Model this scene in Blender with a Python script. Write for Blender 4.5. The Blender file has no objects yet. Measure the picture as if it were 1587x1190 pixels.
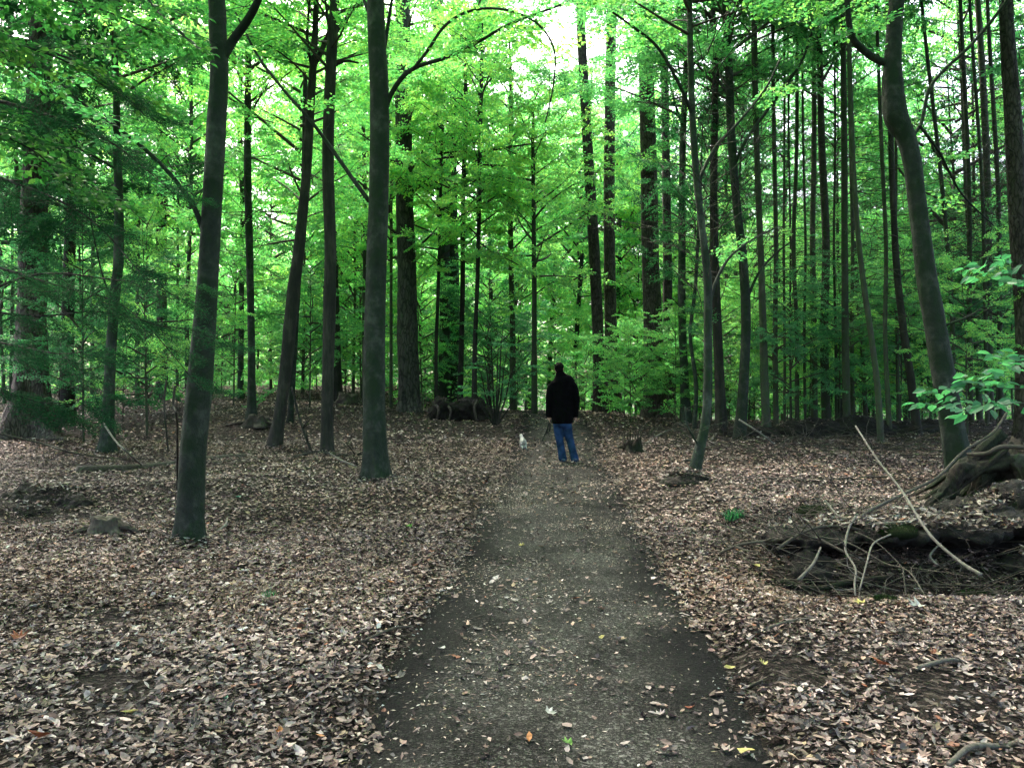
import bpy, math, random
import numpy as np
from mathutils import Vector, Matrix
R = math.radians
rng = np.random.default_rng(7)
random.seed(7)
S = bpy.context.scene
COL = S.collection
F = 1236.0; CX = 793.5; CY = 595.0; CAMH = 1.55

# ---------------------------------------------------------------- camera
cam = bpy.data.cameras.new("camera"); camo = bpy.data.objects.new("camera", cam); COL.objects.link(camo)
cam.sensor_width = 36; cam.lens = F/1587*36; cam.clip_start = .05; cam.clip_end = 2000
camo.location = (0, 0, CAMH); camo.rotation_euler = (R(90), 0, 0); S.camera = camo
# ---------------------------------------------------------------- sky and sun (soft light, exposed for the shade)
SUN_EL, SUN_AZ = 52, -28          # azimuth measured from +Y (view direction) towards +X
w = bpy.data.worlds.new("World"); S.world = w; w.use_nodes = True
nt = w.node_tree; bg = nt.nodes["Background"]
sky = nt.nodes.new("ShaderNodeTexSky"); sky.sky_type = 'NISHITA'; sky.sun_disc = False
sky.sun_elevation = R(SUN_EL); sky.sun_rotation = R(SUN_AZ)
sky.air_density = .7; sky.dust_density = 7.0; sky.ozone_density = 0.3
nt.links.new(sky.outputs[0], bg.inputs[0]); bg.inputs[1].default_value = .15
sl = bpy.data.lights.new("sun", 'SUN'); sl.energy = 1.5; sl.angle = R(20); sl.color = (1, .95, .86)
so = bpy.data.objects.new("sun", sl); COL.objects.link(so)
dv = Vector((math.sin(R(SUN_AZ))*math.cos(R(SUN_EL)), math.cos(R(SUN_AZ))*math.cos(R(SUN_EL)), math.sin(R(SUN_EL))))
so.rotation_euler = dv.to_track_quat('Z', 'Y').to_euler(); so.location = (0, 0, 40)
S.view_settings.view_transform = 'Standard'; S.view_settings.look = 'None'
S.view_settings.exposure = 3.25; S.view_settings.gamma = 1; S.view_settings.use_curve_mapping = False
S.render.engine = 'CYCLES'
cy = S.cycles
cy.max_bounces = 6; cy.diffuse_bounces = 4; cy.transmission_bounces = 4; cy.glossy_bounces = 2
cy.use_denoising = True; cy.denoiser = 'OPENIMAGEDENOISE'; cy.use_adaptive_sampling = True; cy.adaptive_threshold = .02
cy.sample_clamp_indirect = 8

# ---------------------------------------------------------------- noise + terrain
def _h(ix, iy, s):
    n = (ix.astype(np.int64)*374761393 + iy.astype(np.int64)*668265263 + s*974634777) & 0x7fffffff
    n = ((n ^ (n >> 13))*1274126177) & 0x7fffffff
    return ((n ^ (n >> 16)) & 0xffff)/65535.
def vn(x, y, s=0):
    x = np.asarray(x, float); y = np.asarray(y, float)
    ix = np.floor(x); iy = np.floor(y); fx = x-ix; fy = y-iy
    fx = fx*fx*(3-2*fx); fy = fy*fy*(3-2*fy)
    a = _h(ix, iy, s); b = _h(ix+1, iy, s); c = _h(ix, iy+1, s); d = _h(ix+1, iy+1, s)
    return (a*(1-fx)+b*fx)*(1-fy)+(c*(1-fx)+d*fx)*fy*1.0
def fbm(x, y, s=0, o=3):
    t = 0; a = .5
    for i in range(o):
        t = t+a*(vn(x, y, s+i)-.5); x = np.asarray(x)*2.03; y = np.asarray(y)*2.03; a *= .5
    return t
def ss(a, b, x):
    t = np.clip((x-a)/(b-a), 0, 1); return t*t*(3-2*t)
PYs = [-20, 0, 3, 6.4, 12, 14.5, 20, 27, 35, 50]; PXs = [0, .05, .18, .37, .66, .85, 1.15, 1.35, 1.8, 3]
def pathx(y): return np.interp(y, PYs, PXs)
def base_h(x, y):
    x = np.asarray(x, float); y = np.asarray(y, float)
    l = np.interp(y, [-400, 0, 8, 14, 20, 30, 45, 60, 90, 150, 600], [0, 0, .02, .17, .42, .85, 1.45, 1.3, -1, -4, -8])
    c = np.interp(y, [-400, 0, 8, 14, 20, 27, 32, 42, 60, 90, 600], [0, 0, .0, .15, .38, .62, .45, -.7, -2.6, -4, -8])
    r = np.interp(y, [-400, 0, 8, 14, 18, 22, 27, 38, 60, 90, 600], [0, 0, .03, .17, .36, .5, .2, -.9, -2.8, -4, -8])
    wl = ss(-2.5, -7, x); wr = ss(3, 7, x)
    return c*(1-wl-wr)+l*wl+r*wr
def hh(x, y):
    x = np.asarray(x, float); y = np.asarray(y, float)
    h = base_h(x, y)+.28*fbm(x*.35, y*.35, 3)*ss(1, 3, np.abs(x-pathx(y)))*ss(2, 9, y)+.07*fbm(x*1.4, y*1.4, 9)
    s = np.abs(x-pathx(y)+.25*fbm(x*.7, y*.7, 21)); far = ss(30, 20, y)
    h = h-.06*ss(1.15, .85, s)*far+.035*ss(.25, 0, np.abs(s-1.15))*far
    # bank and hollow on the right, low hollow on the left
    m = ss(1.9, 2.7, x)*ss(6.1, 6.9, y)*ss(11, 8.2, y)
    h = h+.17*m*ss(6.9, 7.5, y)*(.75+.8*vn(x*2.2, y*2.2, 5))
    h = h-.16*ss(1.7, 2.5, x)*ss(6.75, 6.35, y)*ss(5.6, 6.2, y)*ss(6.5, 4.5, x)
    h = h-.12*np.exp(-((x+5.6)**2/.9+(y-9.6)**2/.9))
    return h
def H(x, y): return float(hh(x, y))
def G(px, py):
    d = np.arange(2, 110, .02); x = (px-CX)/F*d; z = CAMH-(py-CY)/F*d
    k = np.nonzero(z <= hh(x, d))[0]
    i = k[0] if len(k) else len(d)-1
    return float(d[i])
def P(px, py, d): return np.array([(px-CX)/F*d, d, CAMH-(py-CY)/F*d])
def GP(px, py):
    d = G(px, py); x = (px-CX)/F*d; return np.array([x, d, H(x, d)])

# ---------------------------------------------------------------- mesh helpers
class MB:
    def __init__(s): s.v = []; s.f = []; s.c = []; s.n = 0
    def add(s, v, faces, col=None):           # faces: array (n,k)
        v = np.asarray(v, float); s.v.append(v); s.f.append(np.asarray(faces, int)+s.n); s.n += len(v)
        if col is not None: s.c.append(np.asarray(col, float))
    def mesh(s, name, mat, smooth=True):
        V = np.concatenate(s.v); me = bpy.data.meshes.new(name)
        me.vertices.add(len(V)); me.vertices.foreach_set("co", V.ravel())
        tot = np.concatenate([np.full(len(f), f.shape[1]) for f in s.f]); li = np.concatenate([f.ravel() for f in s.f])
        st = np.concatenate([[0], np.cumsum(tot)[:-1]])
        me.loops.add(len(li)); me.loops.foreach_set("vertex_index", li)
        me.polygons.add(len(tot)); me.polygons.foreach_set("loop_start", st); me.polygons.foreach_set("loop_total", tot)
        me.polygons.foreach_set("use_smooth", np.full(len(tot), smooth))
        if s.c:
            C = np.concatenate(s.c); a = me.color_attributes.new("Col", 'FLOAT_COLOR', 'POINT')
            a.data.foreach_set("color", np.concatenate([C, np.ones((len(C), 1))], 1).ravel())
        me.update(calc_edges=True); me.materials.append(mat); return me
def obj(name, data, parent=None, loc=None, rot=0, scale=None):
    if isinstance(data, MB): raise ValueError
    o = bpy.data.objects.new(name, data); COL.objects.link(o)
    if parent: o.parent = parent
    if loc is not None: o.location = loc
    if rot: o.rotation_euler = (0, 0, rot)
    if scale is not None: o.scale = scale if hasattr(scale, '__len__') else (scale,)*3
    return o
def tag(o, label=None, cat=None, group=None, kind=None):
    if label: o['label'] = label
    if cat: o['category'] = cat
    if group: o['group'] = group
    if kind: o['kind'] = kind
    return o
def catmull(pts, per=6):
    pts = np.asarray(pts, float)
    if len(pts) < 3: 
        t = np.linspace(0, 1, per+1)[:, None]; return pts[0]*(1-t)+pts[-1]*t
    e = np.vstack([2*pts[0]-pts[1], pts, 2*pts[-1]-pts[-2]]); out = []
    for i in range(1, len(e)-2):
        t = np.linspace(0, 1, per, endpoint=False)[:, None]
        p0, p1, p2, p3 = e[i-1], e[i], e[i+1], e[i+2]
        out.append(.5*((2*p1)+(-p0+p2)*t+(2*p0-5*p1+4*p2-p3)*t*t+(-p0+3*p1-3*p2+p3)*t**3))
    out.append(pts[-1][None]); return np.vstack(out)
def tube(mb, pts, rad, sides=8, per=5, bump=0, bs=3., seed=0, flare=0, ell=None, cap=True, col=None):
    """generalised tube through pts with radii rad"""
    q = catmull(np.c_[np.asarray(pts, float), rad] if ell is None else np.c_[np.asarray(pts, float), rad, ell], per)
    p = q[:, :3]; r = np.maximum(q[:, 3], .0006); n = len(p)
    t = np.gradient(p, axis=0); t /= np.linalg.norm(t, axis=1)[:, None]+1e-9
    u = np.zeros((n, 3)); a = np.array([1, 0, 0.]) if abs(t[0, 0]) < .8 else np.array([0, 1., 0])
    for i in range(n):
        a = a-t[i]*np.dot(a, t[i]); a /= np.linalg.norm(a)+1e-9; u[i] = a
    v = np.cross(t, u); ang = np.arange(sides)/sides*2*math.pi
    L = np.concatenate([[0], np.cumsum(np.linalg.norm(np.diff(p, axis=0), axis=1))])
    rr = np.repeat(r[:, None], sides, 1)
    if bump:
        A = ang[None, :]; LL = L[:, None]
        rr = rr*(1+bump*(2*fbm(np.cos(A)*bs+40+LL*.35, np.sin(A)*bs+LL*1.1+17*seed, seed)+.9*fbm(np.cos(A)*bs*3+LL*2, np.sin(A)*bs*3+LL*3+5, seed+7)))
    if flare:
        A = ang[None, :]; k = 4+seed % 3
        f = np.exp(-L[:, None]/(r[0]*2.0)); lob = .6+.6*np.cos(A*k+seed)+.5*np.cos(A*(k-2)+seed*2.3)
        rr = rr*(1+flare*f*np.clip(lob, .1, 2))
    e2 = q[:, 4] if ell is not None else np.ones(n)
    V = p[:, None]+u[:, None]*(np.cos(ang)[None, :, None]*rr[..., None])+v[:, None]*(np.sin(ang)[None, :, None]*(rr*e2[:, None])[..., None])
    idx = np.arange(n*sides).reshape(n, sides); nx = np.roll(idx, -1, 1)
    fc = np.stack([idx[:-1], nx[:-1], nx[1:], idx[1:]], -1).reshape(-1, 4)
    V = V.reshape(-1, 3)
    if cap:
        V = np.vstack([V, p[0]-t[0]*r[0]*.3, p[-1]+t[-1]*r[-1]*.3]); m = n*sides
        mb.add(V, fc, None if col is None else np.tile(col, (len(V), 1)))
        c0 = np.stack([nx[0], idx[0], np.full(sides, m)], -1); c1 = np.stack([idx[-1], nx[-1], np.full(sides, m+1)], -1)
        mb.f.append(np.vstack([c0, c1])+mb.n-len(V))
    else: mb.add(V, fc, None if col is None else np.tile(col, (len(V), 1)))
    return p, r, t
def ellipsoid(mb, c, rad, seg=16, rings=10, rot=None, col=None):
    th = np.linspace(0, math.pi, rings+1)[1:-1]; ph = np.arange(seg)/seg*2*math.pi
    V = np.array([[math.sin(a)*math.cos(b), math.sin(a)*math.sin(b), math.cos(a)] for a in th for b in ph]+[[0, 0, 1], [0, 0, -1.]])
    V = V*np.asarray(rad)
    if rot is not None: V = V@np.array(rot.to_3x3()).T
    V = V+np.asarray(c); idx = np.arange((rings-1)*seg).reshape(rings-1, seg); nx = np.roll(idx, -1, 1)
    mb.add(V, np.stack([idx[:-1], idx[1:], nx[1:], nx[:-1]], -1).reshape(-1, 4), None if col is None else np.tile(col, (len(V), 1)))
    m = (rings-1)*seg
    mb.f.append(np.vstack([np.stack([idx[0], nx[0], np.full(seg, m)], -1), np.stack([nx[-1], idx[-1], np.full(seg, m+1)], -1)])+mb.n-len(V))

# ---------------------------------------------------------------- materials
def mat(name):
    m = bpy.data.materials.new(name); m.use_nodes = True; t = m.node_tree
    for n in list(t.nodes): t.nodes.remove(n)
    out = t.nodes.new("ShaderNodeOutputMaterial")
    def N(kind, **kw):
        n = t.nodes.new(kind)
        for k, v in kw.items():
            if k.startswith('i_'):
                key = k[2:]; n.inputs[int(key) if key.isdigit() else key].default_value = v
            else: setattr(n, k, v)
        return n
    return m, t, N, t.links.new, out
def ramp(N, stops):
    n = N("ShaderNodeValToRGB"); e = n.color_ramp.elements
    while len(e) < len(stops): e.new(.5)
    for i, (p, c) in enumerate(stops): e[i].position = p; e[i].color = (*c, 1)
    return n
def bark(name, c1, c2, c3, zs=.25, sc=9, bump=.5, ridges=False, moss=None):
    m, t, N, L, out = mat(name); tc = N("ShaderNodeTexCoord"); mp = N("ShaderNodeMapping"); mp.inputs['Scale'].default_value = (1, 1, zs)
    L(tc.outputs['Object'], mp.inputs[0])
    n1 = N("ShaderNodeTexNoise", i_Scale=sc, i_Detail=8., i_Roughness=.65); L(mp.outputs[0], n1.inputs[0])
    n2 = N("ShaderNodeTexNoise", i_Scale=2.2, i_Detail=4.); L(tc.outputs['Object'], n2.inputs[0])
    r = ramp(N, [(.3, c1), (.5, c2), (.72, c3)]); 
    mx = N("ShaderNodeMath", operation='MULTIPLY_ADD'); mx.inputs[1].default_value = .45; 
    L(n2.outputs[0], mx.inputs[0]); mu = N("ShaderNodeMath", operation='MULTIPLY'); mu.inputs[1].default_value = .55
    L(n1.outputs[0], mu.inputs[0]); L(mu.outputs[0], mx.inputs[2]); L(mx.outputs[0], r.inputs[0])
    b = N("ShaderNodeBsdfPrincipled", i_Roughness=.85); b.inputs['Specular IOR Level'].default_value = .25
    col = r.outputs[0]; hgt = n1.outputs[0]
    if ridges:
        v = N("ShaderNodeTexVoronoi", feature='DISTANCE_TO_EDGE', i_Scale=ridges); 
        mp2 = N("ShaderNodeMapping"); mp2.inputs['Scale'].default_value = (1, 1, .22)
        nz = N("ShaderNodeTexNoise", i_Scale=6.); L(tc.outputs['Object'], nz.inputs[0])
        ad = N("ShaderNodeVectorMath", operation='MULTIPLY_ADD'); ad.inputs[1].default_value = (.12,)*3; L(nz.outputs['Color'], ad.inputs[0]); L(tc.outputs['Object'], ad.inputs[2])
        L(ad.outputs[0], mp2.inputs[0]); L(mp2.outputs[0], v.inputs[0])
        rr = ramp(N, [(.0, (.15,)*3), (.18, (1,)*3)]); L(v.outputs['Distance'], rr.inputs[0])
        mm = N("ShaderNodeMix", data_type='RGBA', blend_type='MULTIPLY'); mm.inputs[0].default_value = .85
        L(col, mm.inputs[6]); L(rr.outputs[0], mm.inputs[7]); col = mm.outputs[2]
        mh = N("ShaderNodeMath", operation='MULTIPLY'); L(rr.outputs[0], mh.inputs[0]); L(n1.outputs[0], mh.inputs[1]); hgt = mh.outputs[0]
    if moss:
        n3 = N("ShaderNodeTexNoise", i_Scale=3.5, i_Detail=6.); L(tc.outputs['Object'], n3.inputs[0])
        r3 = ramp(N, [(.42, (0,)*3), (.62, (1,)*3)]); L(n3.outputs[0], r3.inputs[0])
        mm = N("ShaderNodeMix", data_type='RGBA'); L(r3.outputs[0], mm.inputs[0]); L(col, mm.inputs[6]); mm.inputs[7].default_value = (*moss, 1); col = mm.outputs[2]
    oi = N("ShaderNodeObjectInfo"); hs = N("ShaderNodeHueSaturation"); mr = N("ShaderNodeMapRange", i_3=.7, i_4=1.3)
    L(oi.outputs['Random'], mr.inputs[0]); L(mr.outputs[0], hs.inputs['Value']); L(col, hs.inputs['Color'])
    L(hs.outputs[0], b.inputs['Base Color'])
    bp = N("ShaderNodeBump", i_Strength=bump, i_Distance=.03); L(hgt, bp.inputs['Height']); L(bp.outputs[0], b.inputs['Normal']); L(b.outputs[0], out.inputs[0])
    return m
BEECH = bark('beech_bark', (.007, .010, .0075), (.024, .03, .023), (.085, .095, .075), zs=.8, sc=11, bump=1., moss=(.012, .024, .010))
OAK = bark('oak_bark', (.018, .018, .013), (.045, .043, .034), (.09, .085, .07), sc=9, bump=.9, ridges=11)
PINE = bark('pine_bark', (.022, .02, .016), (.06, .048, .04), (.13, .11, .1), zs=.5, sc=12, bump=.9, ridges=14)
POLE = bark('pole_bark', (.018, .022, .014), (.042, .046, .032), (.09, .09, .066), zs=.4, sc=14, bump=.6, moss=(.035, .052, .024))
DARKB = bark('dark_bark', (.008, .0075, .006), (.019, .018, .014), (.06, .054, .042), zs=.2, sc=14, bump=.9)
TWIG = bark('twig_bark', (.02, .019, .014), (.045, .04, .03), (.09, .08, .065), sc=20, bump=.3)
DEAD = bark('dead_wood', (.05, .043, .035), (.12, .105, .088), (.26, .235, .2), sc=25, bump=.5)
DEADD = bark('damp_dead_wood', (.02, .016, .012), (.05, .042, .032), (.11, .095, .075), sc=18, bump=.6)
ROT = bark('rotten_mossy_wood', (.004, .003, .002), (.016, .011, .007), (.075, .055, .036), zs=.3, sc=16, bump=1., moss=(.012, .017, .006))
SOIL = bark('dark_soil', (.004, .003, .0025), (.010, .008, .006), (.035, .026, .02), zs=1, sc=16, bump=1.)
def leafmat(name, c1, c2, c3, tr=1.7, mixf=.5, spec=.35):
    m, t, N, L, out = mat(name); g = N("ShaderNodeNewGeometry"); oi = N("ShaderNodeObjectInfo")
    a = N("ShaderNodeMath", operation='MULTIPLY_ADD'); a.inputs[1].default_value = .6; s = N("ShaderNodeMath", operation='MULTIPLY'); s.inputs[1].default_value = .4
    L(oi.outputs['Random'], s.inputs[0]); L(g.outputs['Random Per Island'], a.inputs[0]); L(s.outputs[0], a.inputs[2])
    r = ramp(N, [(.1, c1), (.5, c2), (.93, c3)]); L(a.outputs[0], r.inputs[0])
    d = N("ShaderNodeBsdfPrincipled", i_Roughness=.5); L(r.outputs[0], d.inputs['Base Color']); d.inputs['Specular IOR Level'].default_value = spec
    tl = N("ShaderNodeBsdfTranslucent"); mm = N("ShaderNodeMix", data_type='RGBA', blend_type='MULTIPLY'); mm.inputs[0].default_value = 1
    L(r.outputs[0], mm.inputs[6]); mm.inputs[7].default_value = (tr*.9, tr*1.35, tr*.85, 1); L(mm.outputs[2], tl.inputs[0])
    x = N("ShaderNodeMixShader", i_0=mixf); L(d.outputs[0], x.inputs[1]); L(tl.outputs[0], x.inputs[2]); L(x.outputs[0], out.inputs[0])
    return m
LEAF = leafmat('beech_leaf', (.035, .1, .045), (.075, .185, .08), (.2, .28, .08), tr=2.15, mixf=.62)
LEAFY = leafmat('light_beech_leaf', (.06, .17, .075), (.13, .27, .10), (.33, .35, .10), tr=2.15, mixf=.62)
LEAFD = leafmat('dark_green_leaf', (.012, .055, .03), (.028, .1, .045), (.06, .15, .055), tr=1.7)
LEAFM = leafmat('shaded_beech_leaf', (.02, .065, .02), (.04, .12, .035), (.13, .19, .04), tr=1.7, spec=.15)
FARLEAF = leafmat('far_leaf', (.025, .09, .03), (.05, .15, .045), (.1, .19, .05), tr=1.3)
LEAFT = leafmat('blue_green_leaf', (.025, .09, .05), (.05, .155, .08), (.09, .22, .1), tr=1.5)
NEED = leafmat('spruce_needles', (.008, .035, .018), (.016, .055, .028), (.035, .085, .04), tr=1.6, mixf=.4, spec=.05)
def plain(name, c, rough=.8, spec=.3, noise=0, sc=30):
    m, t, N, L, out = mat(name); b = N("ShaderNodeBsdfPrincipled", i_Roughness=rough); b.inputs['Specular IOR Level'].default_value = spec
    tc = N("ShaderNodeTexCoord"); n = N("ShaderNodeTexNoise", i_Scale=float(sc), i_Detail=5.); L(tc.outputs['Object'], n.inputs[0])
    r = ramp(N, [(.3, tuple(x*(1-noise) for x in c)), (.7, tuple(x*(1+noise) for x in c))]); L(n.outputs[0], r.inputs[0]); L(r.outputs[0], b.inputs['Base Color'])
    bp = N("ShaderNodeBump", i_Strength=.3, i_Distance=.01); L(n.outputs[0], bp.inputs['Height']); L(bp.outputs[0], b.inputs['Normal']); L(b.outputs[0], out.inputs[0]); return m
# litter leaves: per-leaf colour
m_lit, t, N, L, out = mat('dry_leaf'); at = N("ShaderNodeAttribute", attribute_name="Col")
b = N("ShaderNodeBsdfPrincipled", i_Roughness=.55); b.inputs['Specular IOR Level'].default_value = .25
tc = N("ShaderNodeTexCoord"); n = N("ShaderNodeTexNoise", i_Scale=60., i_Detail=3.); L(tc.outputs['Object'], n.inputs[0])
r = ramp(N, [(.3, (.65,)*3), (.7, (1.15,)*3)]); L(n.outputs[0], r.inputs[0]); mm = N("ShaderNodeMix", data_type='RGBA', blend_type='MULTIPLY'); mm.inputs[0].default_value = 1
L(at.outputs[0], mm.inputs[6]); L(r.outputs[0], mm.inputs[7]); L(mm.outputs[2], b.inputs[0]); L(b.outputs[0], out.inputs[0])
# forest floor below the litter
m_floor, t, N, L, out = mat('forest_floor'); tc = N("ShaderNodeTexCoord")
v = N("ShaderNodeTexVoronoi", i_Scale=42.); n0 = N("ShaderNodeTexNoise", i_Scale=9., i_Detail=4.); ad = N("ShaderNodeVectorMath", operation='MULTIPLY_ADD')
ad.inputs[1].default_value = (.15,)*3; L(tc.outputs['Object'], n0.inputs[0]); L(n0.outputs['Color'], ad.inputs[0]); L(tc.outputs['Object'], ad.inputs[2]); L(ad.outputs[0], v.inputs[0])
sp = N("ShaderNodeSeparateColor"); L(v.outputs['Color'], sp.inputs[0])
r = ramp(N, [(0, (.004, .003, .0025)), (.45, (.009, .0065, .005)), (.8, (.03, .022, .018)), (1, (.1, .08, .07))]); L(sp.outputs[0], r.inputs[0])
b = N("ShaderNodeBsdfPrincipled", i_Roughness=.9); b.inputs['Specular IOR Level'].default_value = .1; L(r.outputs[0], b.inputs[0]); bp = N("ShaderNodeBump", i_Strength=.8, i_Distance=.03); L(v.outputs['Distance'], bp.inputs['Height']); L(bp.outputs[0], b.inputs['Normal']); L(b.outputs[0], out.inputs[0])
# path
m_path, t, N, L, out = mat('gravel_path'); tc = N("ShaderNodeTexCoord")
v = N("ShaderNodeTexVoronoi", i_Scale=75.); L(tc.outputs['Object'], v.inputs[0]); v2 = N("ShaderNodeTexVoronoi", i_Scale=190.); L(tc.outputs['Object'], v2.inputs[0])
n = N("ShaderNodeTexNoise", i_Scale=1.6, i_Detail=6., i_Roughness=.6); L(tc.outputs['Object'], n.inputs[0])
sp = N("ShaderNodeSeparateColor"); L(v.outputs['Color'], sp.inputs[0]); sp2 = N("ShaderNodeSeparateColor"); L(v2.outputs['Color'], sp2.inputs[0])
r = ramp(N, [(0, (.012, .011, .010)), (.6, (.028, .027, .025)), (.86, (.065, .062, .057)), (1, (.26, .25, .235))]); L(sp.outputs[0], r.inputs[0])
r2 = ramp(N, [(0, (.009, .0085, .008)), (.7, (.03, .028, .026)), (1, (.2, .19, .17))]); L(sp2.outputs[0], r2.inputs[0])
m1 = N("ShaderNodeMix", data_type='RGBA'); m1.inputs[0].default_value = .5; L(r.outputs[0], m1.inputs[6]); L(r2.outputs[0], m1.inputs[7])
r3 = ramp(N, [(.36, (.38, .37, .36)), (.62, (1., .98, .96))]); L(n.outputs[0], r3.inputs[0]); m2 = N("ShaderNodeMix", data_type='RGBA', blend_type='MULTIPLY'); m2.inputs[0].default_value = 1
L(m1.outputs[2], m2.inputs[6]); L(r3.outputs[0], m2.inputs[7])
at = N('ShaderNodeAttribute', attribute_name='Col'); sc_ = N('ShaderNodeSeparateColor'); L(at.outputs[0], sc_.inputs[0]); m3 = N('ShaderNodeMix', data_type='RGBA'); L(sc_.outputs[0], m3.inputs[0]); m3.inputs[6].default_value = (.007, .0068, .0068, 1); L(m2.outputs[2], m3.inputs[7])
b = N("ShaderNodeBsdfPrincipled", i_Roughness=.9); b.inputs['Specular IOR Level'].default_value = .08; L(m3.outputs[2], b.inputs[0]); bp = N("ShaderNodeBump", i_Strength=.7, i_Distance=.012); L(v.outputs['Distance'], bp.inputs['Height']); L(bp.outputs[0], b.inputs['Normal']); L(b.outputs[0], out.inputs[0])
m_peb = plain('pebble', (.2, .19, .175), .7, .3, .6, 9)

# ---------------------------------------------------------------- ground, path
xs = np.unique(np.concatenate([np.linspace(-9, 9, 200), np.linspace(-40, 40, 220), np.linspace(-400, 400, 60)]))
ys = np.unique(np.concatenate([np.linspace(2, 14, 170), np.linspace(14, 50, 150), np.linspace(-60, 2, 25), np.linspace(50, 600, 70)]))
X, Y = np.meshgrid(xs, ys); Z = hh(X, Y)
V = np.stack([X, Y, Z], -1).reshape(-1, 3); idx = np.arange(len(V)).reshape(X.shape)
mb = MB(); mb.add(V, np.stack([idx[:-1, :-1], idx[:-1, 1:], idx[1:, 1:], idx[1:, :-1]], -1).reshape(-1, 4))
tag(obj('ground', mb.mesh('ground', m_floor)), kind='structure')
ys = np.concatenate([np.arange(-6, 14, .06), np.arange(14, 36, .15)]); sg = np.linspace(-1.25, 1.25, 46)
Y, Sg = np.meshgrid(ys, sg, indexing='ij'); X = pathx(Y)+Sg; e = np.abs(Sg)+.25*fbm(X*.7, Y*.7, 21)+.16*fbm(X*3, Y*3, 33)
Z = hh(X, Y)+.022-.075*ss(.82, 1.1, e)+.01*ss(12, 20, Y)
V = np.stack([X, Y, Z], -1).reshape(-1, 3); idx = np.arange(len(V)).reshape(X.shape)
mb = MB(); g_ = 1-ss(.38, .9, np.abs(Sg+.3*fbm(X*.9, Y*.9, 61))+.35*fbm(X*2.2, Y*2.2, 62)); g_ = np.clip(g_*(1-.0*Y), 0, 1)
mb.add(V, np.stack([idx[:-1, :-1], idx[:-1, 1:], idx[1:, 1:], idx[1:, :-1]], -1).reshape(-1, 4), np.repeat(g_.reshape(-1, 1), 3, 1))
tag(obj('path', mb.mesh('path', m_path)), kind='structure')

# ---------------------------------------------------------------- leaf litter and gravel (uncountable: stuff)
def leaves_from(mb, tv, tf, pos, yaw, tilt, tdir, size, curl, col):
    """vectorised copies of a leaf template tv (k,3) with faces tf"""
    n = len(pos); k = len(tv); T = np.repeat(tv[None], n, 0)
    T[:, :, 2] += curl[:, None]*(T[:, :, 0]**2*1.2)+curl[:, None]*T[:, :, 1]**2*2.2
    T[:, :, 1] *= (.55+.6*rng.random(n))[:, None]; T += rng.normal(0, .035, T.shape)
    T = T*size[:, None, None]
    c, s = np.cos(yaw), np.sin(yaw); x = T[:, :, 0]*c[:, None]-T[:, :, 1]*s[:, None]; y = T[:, :, 0]*s[:, None]+T[:, :, 1]*c[:, None]; z = T[:, :, 2]
    # tilt around horizontal axis tdir
    ax, ay = np.cos(tdir)[:, None], np.sin(tdir)[:, None]; d = x*(-ay)+y*ax; al = x*ax+y*ay
    ct, st = np.cos(tilt)[:, None], np.sin(tilt)[:, None]; d2 = d*ct-z*st; z2 = d*st+z*ct
    V = np.stack([al*ax-d2*ay, al*ay+d2*ax, z2], -1)+pos[:, None]
    fs = (tf[None]+(np.arange(n)*k)[:, None, None]).reshape(-1, tf.shape[1])
    mb.add(V.reshape(-1, 3), fs, np.repeat(col, k, 0))
OVAL = np.array([[-.5, 0, 0], [-.2, .24, .05], [-.2, -.24, .05], [0, 0, -.02], [.2, .2, .04], [.2, -.2, .04], [.52, 0, .03]])
OVALF = np.array([[0, 3, 1], [0, 2, 3], [1, 3, 4], [2, 5, 3], [3, 6, 4], [3, 5, 6]])
LOBE = np.array([[0, 0, 0.]]+[[r*math.cos(a), r*math.sin(a), .06*(r > .35)] for r, a in [(.55, 0), (.27, .35), (.5, .8), (.25, 1.25), (.42, 1.75), (.3, 2.6), (.3, -2.6), (.42, -1.75), (.25, -1.25), (.5, -.8), (.27, -.35)]])
LOBEF = np.array([[0, i, i+1] for i in range(1, 11)]+[[0, 11, 1]])
QUAD = np.array([[-.5, 0, 0], [0, -.3, .06], [.5, 0, 0.02], [0, .3, .06]]); QUADF = np.array([[0, 1, 2, 3]])
PAL = np.array([[.40, .33, .29], [.30, .235, .20], [.23, .165, .135], [.14, .09, .065], [.45, .40, .37], [.34, .25, .19], [.09, .055, .04], [.26, .21, .13], [.30, .14, .08], [.52, .48, .45]])
PW = np.array([.2, .17, .15, .12, .1, .1, .08, .045, .015, .02]); PW /= PW.sum()
def scatter(n, y0, y1):
    y = np.sqrt(rng.random(n)*(y1*y1-y0*y0)+y0*y0); x = (rng.random(n)*2-1)*(.70*y+.25); return x, y
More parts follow.
